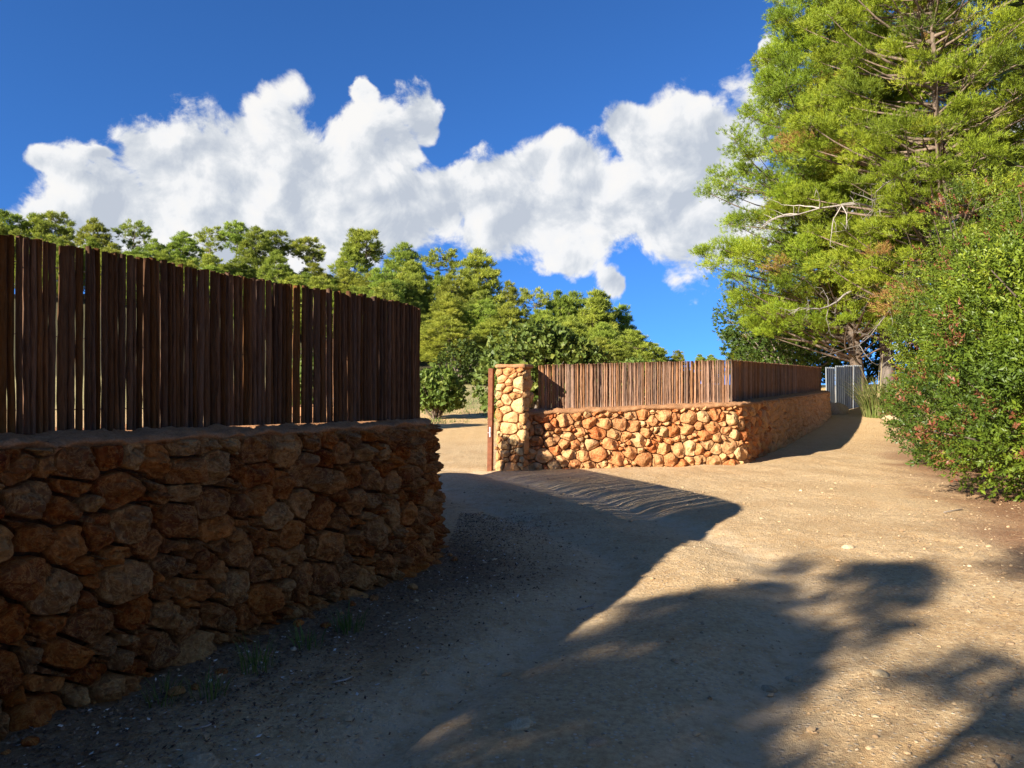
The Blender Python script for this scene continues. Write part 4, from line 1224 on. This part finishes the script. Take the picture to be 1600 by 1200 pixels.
# rocks one can pick out
M['rock'] = stone_mat('track_rock', (.44, .30, .17), (.54, .41, .26), (.36, .23, .115), .5)
def rock(loc, s, label, seed, flat=.5, group='stones set in the track', mat='rock', name='rock'):
    r = np.random.default_rng(seed)
    th = np.linspace(0, 2*math.pi, 20, endpoint=False); ph = np.linspace(-math.pi/2, math.pi/2, 12)
    d = np.stack([np.cos(ph)[:, None]*np.cos(th), np.cos(ph)[:, None]*np.sin(th), np.sin(ph)[:, None]+0*th], -1)
    rad = np.ones(d.shape[:2])
    for k in range(9):
        nrm = unit(r.normal(size=3)); rad = np.minimum(rad, (.62+.25*r.random())/np.maximum(d @ nrm, .05))
    rad = rad*(1+.10*fbm(d*3+seed, 3, 1))
    V = d*rad[..., None]*np.array([s, s*(.7+.3*r.random()), s*flat])
    ii = np.arange(240).reshape(12, 20); jj = np.roll(ii, -1, 1)
    F = np.stack([ii[:-1], jj[:-1], jj[1:], ii[1:]], -1).reshape(-1, 4)
    o = ob(name, mesh_np(name, V.reshape(-1, 3), F, M[mat], True), None, loc); o.rotation_euler = (0, 0, r.random()*6)
    return tag(o, label, 'rock', group)
for i, (px, py, wpx, lb) in enumerate([(310, 1192, 60, 'pale flat stone at the bottom edge below the near wall'), (812, 1140, 44, 'half buried stone at the end of the bright foreground sun patch'), (932, 1166, 30, 'small stone right of the half buried foreground one'),
                                       (1200, 1068, 24, 'small pointed stone in the middle of the dappled shade'), (1240, 1050, 26, 'dark rounded stone beside the small pointed one'), (1372, 1058, 30, 'flat angular stone right of the dappled shade centre'),
                                       (1580, 1003, 13, 'small pale stone near the right edge by the litter'), (1368, 1120, 14, 'tiny cracked stone below the flat angular one'), (1325, 855, 22, 'stone at the upper edge of the tree shadow'),
                                       (760, 860, 14, 'pale chip near the end of the near wall'), (790, 862, 13, 'second pale chip near the end of the near wall'), (560, 1148, 15, 'grey stone in the dark foreground below the weeds')]):
    d = 1.6*1200/(py-600); p = at(px, py, d); s_ = wpx/1200*d
    rock((p[0], p[1], gz(p[0], p[1])-s_*.02), s_*.6, lb, 60+i, .4)
for i in range(14):
    q = rp.uniform(LO.at(3.2), LO.at(6.8)+.5); pp = LO.pos(np.array(q))+LO.nor(np.array(q))*(.13+.22*rp.random()**2)
    s_ = rp.uniform(.018, .05)
    rock((pp[0], pp[1], gz(pp[0], pp[1])+s_*.2), s_, 'small fallen stone lying at the foot of the near wall', 300+i, .6, 'fallen stones at the near wall foot', 'stone', 'fallen_stone')
p = at(1326, 650, 27.6)
rock((p[0], p[1]+1.2, gz(p[0], p[1]+1.2)+.15), .55, 'pale boulder on the bank between the far wall end and the grass clump', 99, .7, None)
p = at(1392, 648, 26.5)
rock((p[0], p[1], gz(p[0], p[1])+.03), .3, 'dark low rock right of the tall grass clump', 98, .5, None)
# sticks
for i, (px, py, L, rz_, lb) in enumerate([(915, 942, .16, .6, 'forked dry twig lying in the shaded track'), (535, 1062, .12, .75, 'short pale stick in the dark litter below the weeds'), (320, 1130, .10, .9, 'short pale stick near the bottom left'), (1490, 800, .4, .5, 'thin dry twig on the brown needle litter')]):
    d = 1.6*1200/(py-600); p = at(px, py, d); r_ = np.random.default_rng(200+i)
    mb = MB(); u = np.array([math.cos(rz_), math.sin(rz_), 0])
    P = np.array([-u*L/2, r_.normal(0, .01, 3)*[1, 1, .3]+[0, 0, .008], u*L/2]); V, F = tube(P, [.007, .006, .004], 5, True); mb.add(V, F)
    if i in (0, 3):
        V, F = tube(np.array([P[1], P[1]+[L*.25, L*.05, .01], P[1]+[L*.45, L*.22, .02]]), [.005, .004, .002], 4); mb.add(V, F)
    o = ob('stick', mb.mesh('stick', M['deadwood']), None, (p[0], p[1], gz(p[0], p[1])+.008)); tag(o, lb, 'stick', 'sticks on the ground')
tot = sum(len(m.polygons) for m in bpy.data.meshes)
tot = sum(sum(len(p.vertices)-2 for p in m.polygons) if len(m.polygons) < 2000 else len(m.polygons)*(len(m.polygons[0].vertices)-2) for m in bpy.data.meshes)
print('TRIS', tot, 'objects', len(bpy.data.objects))
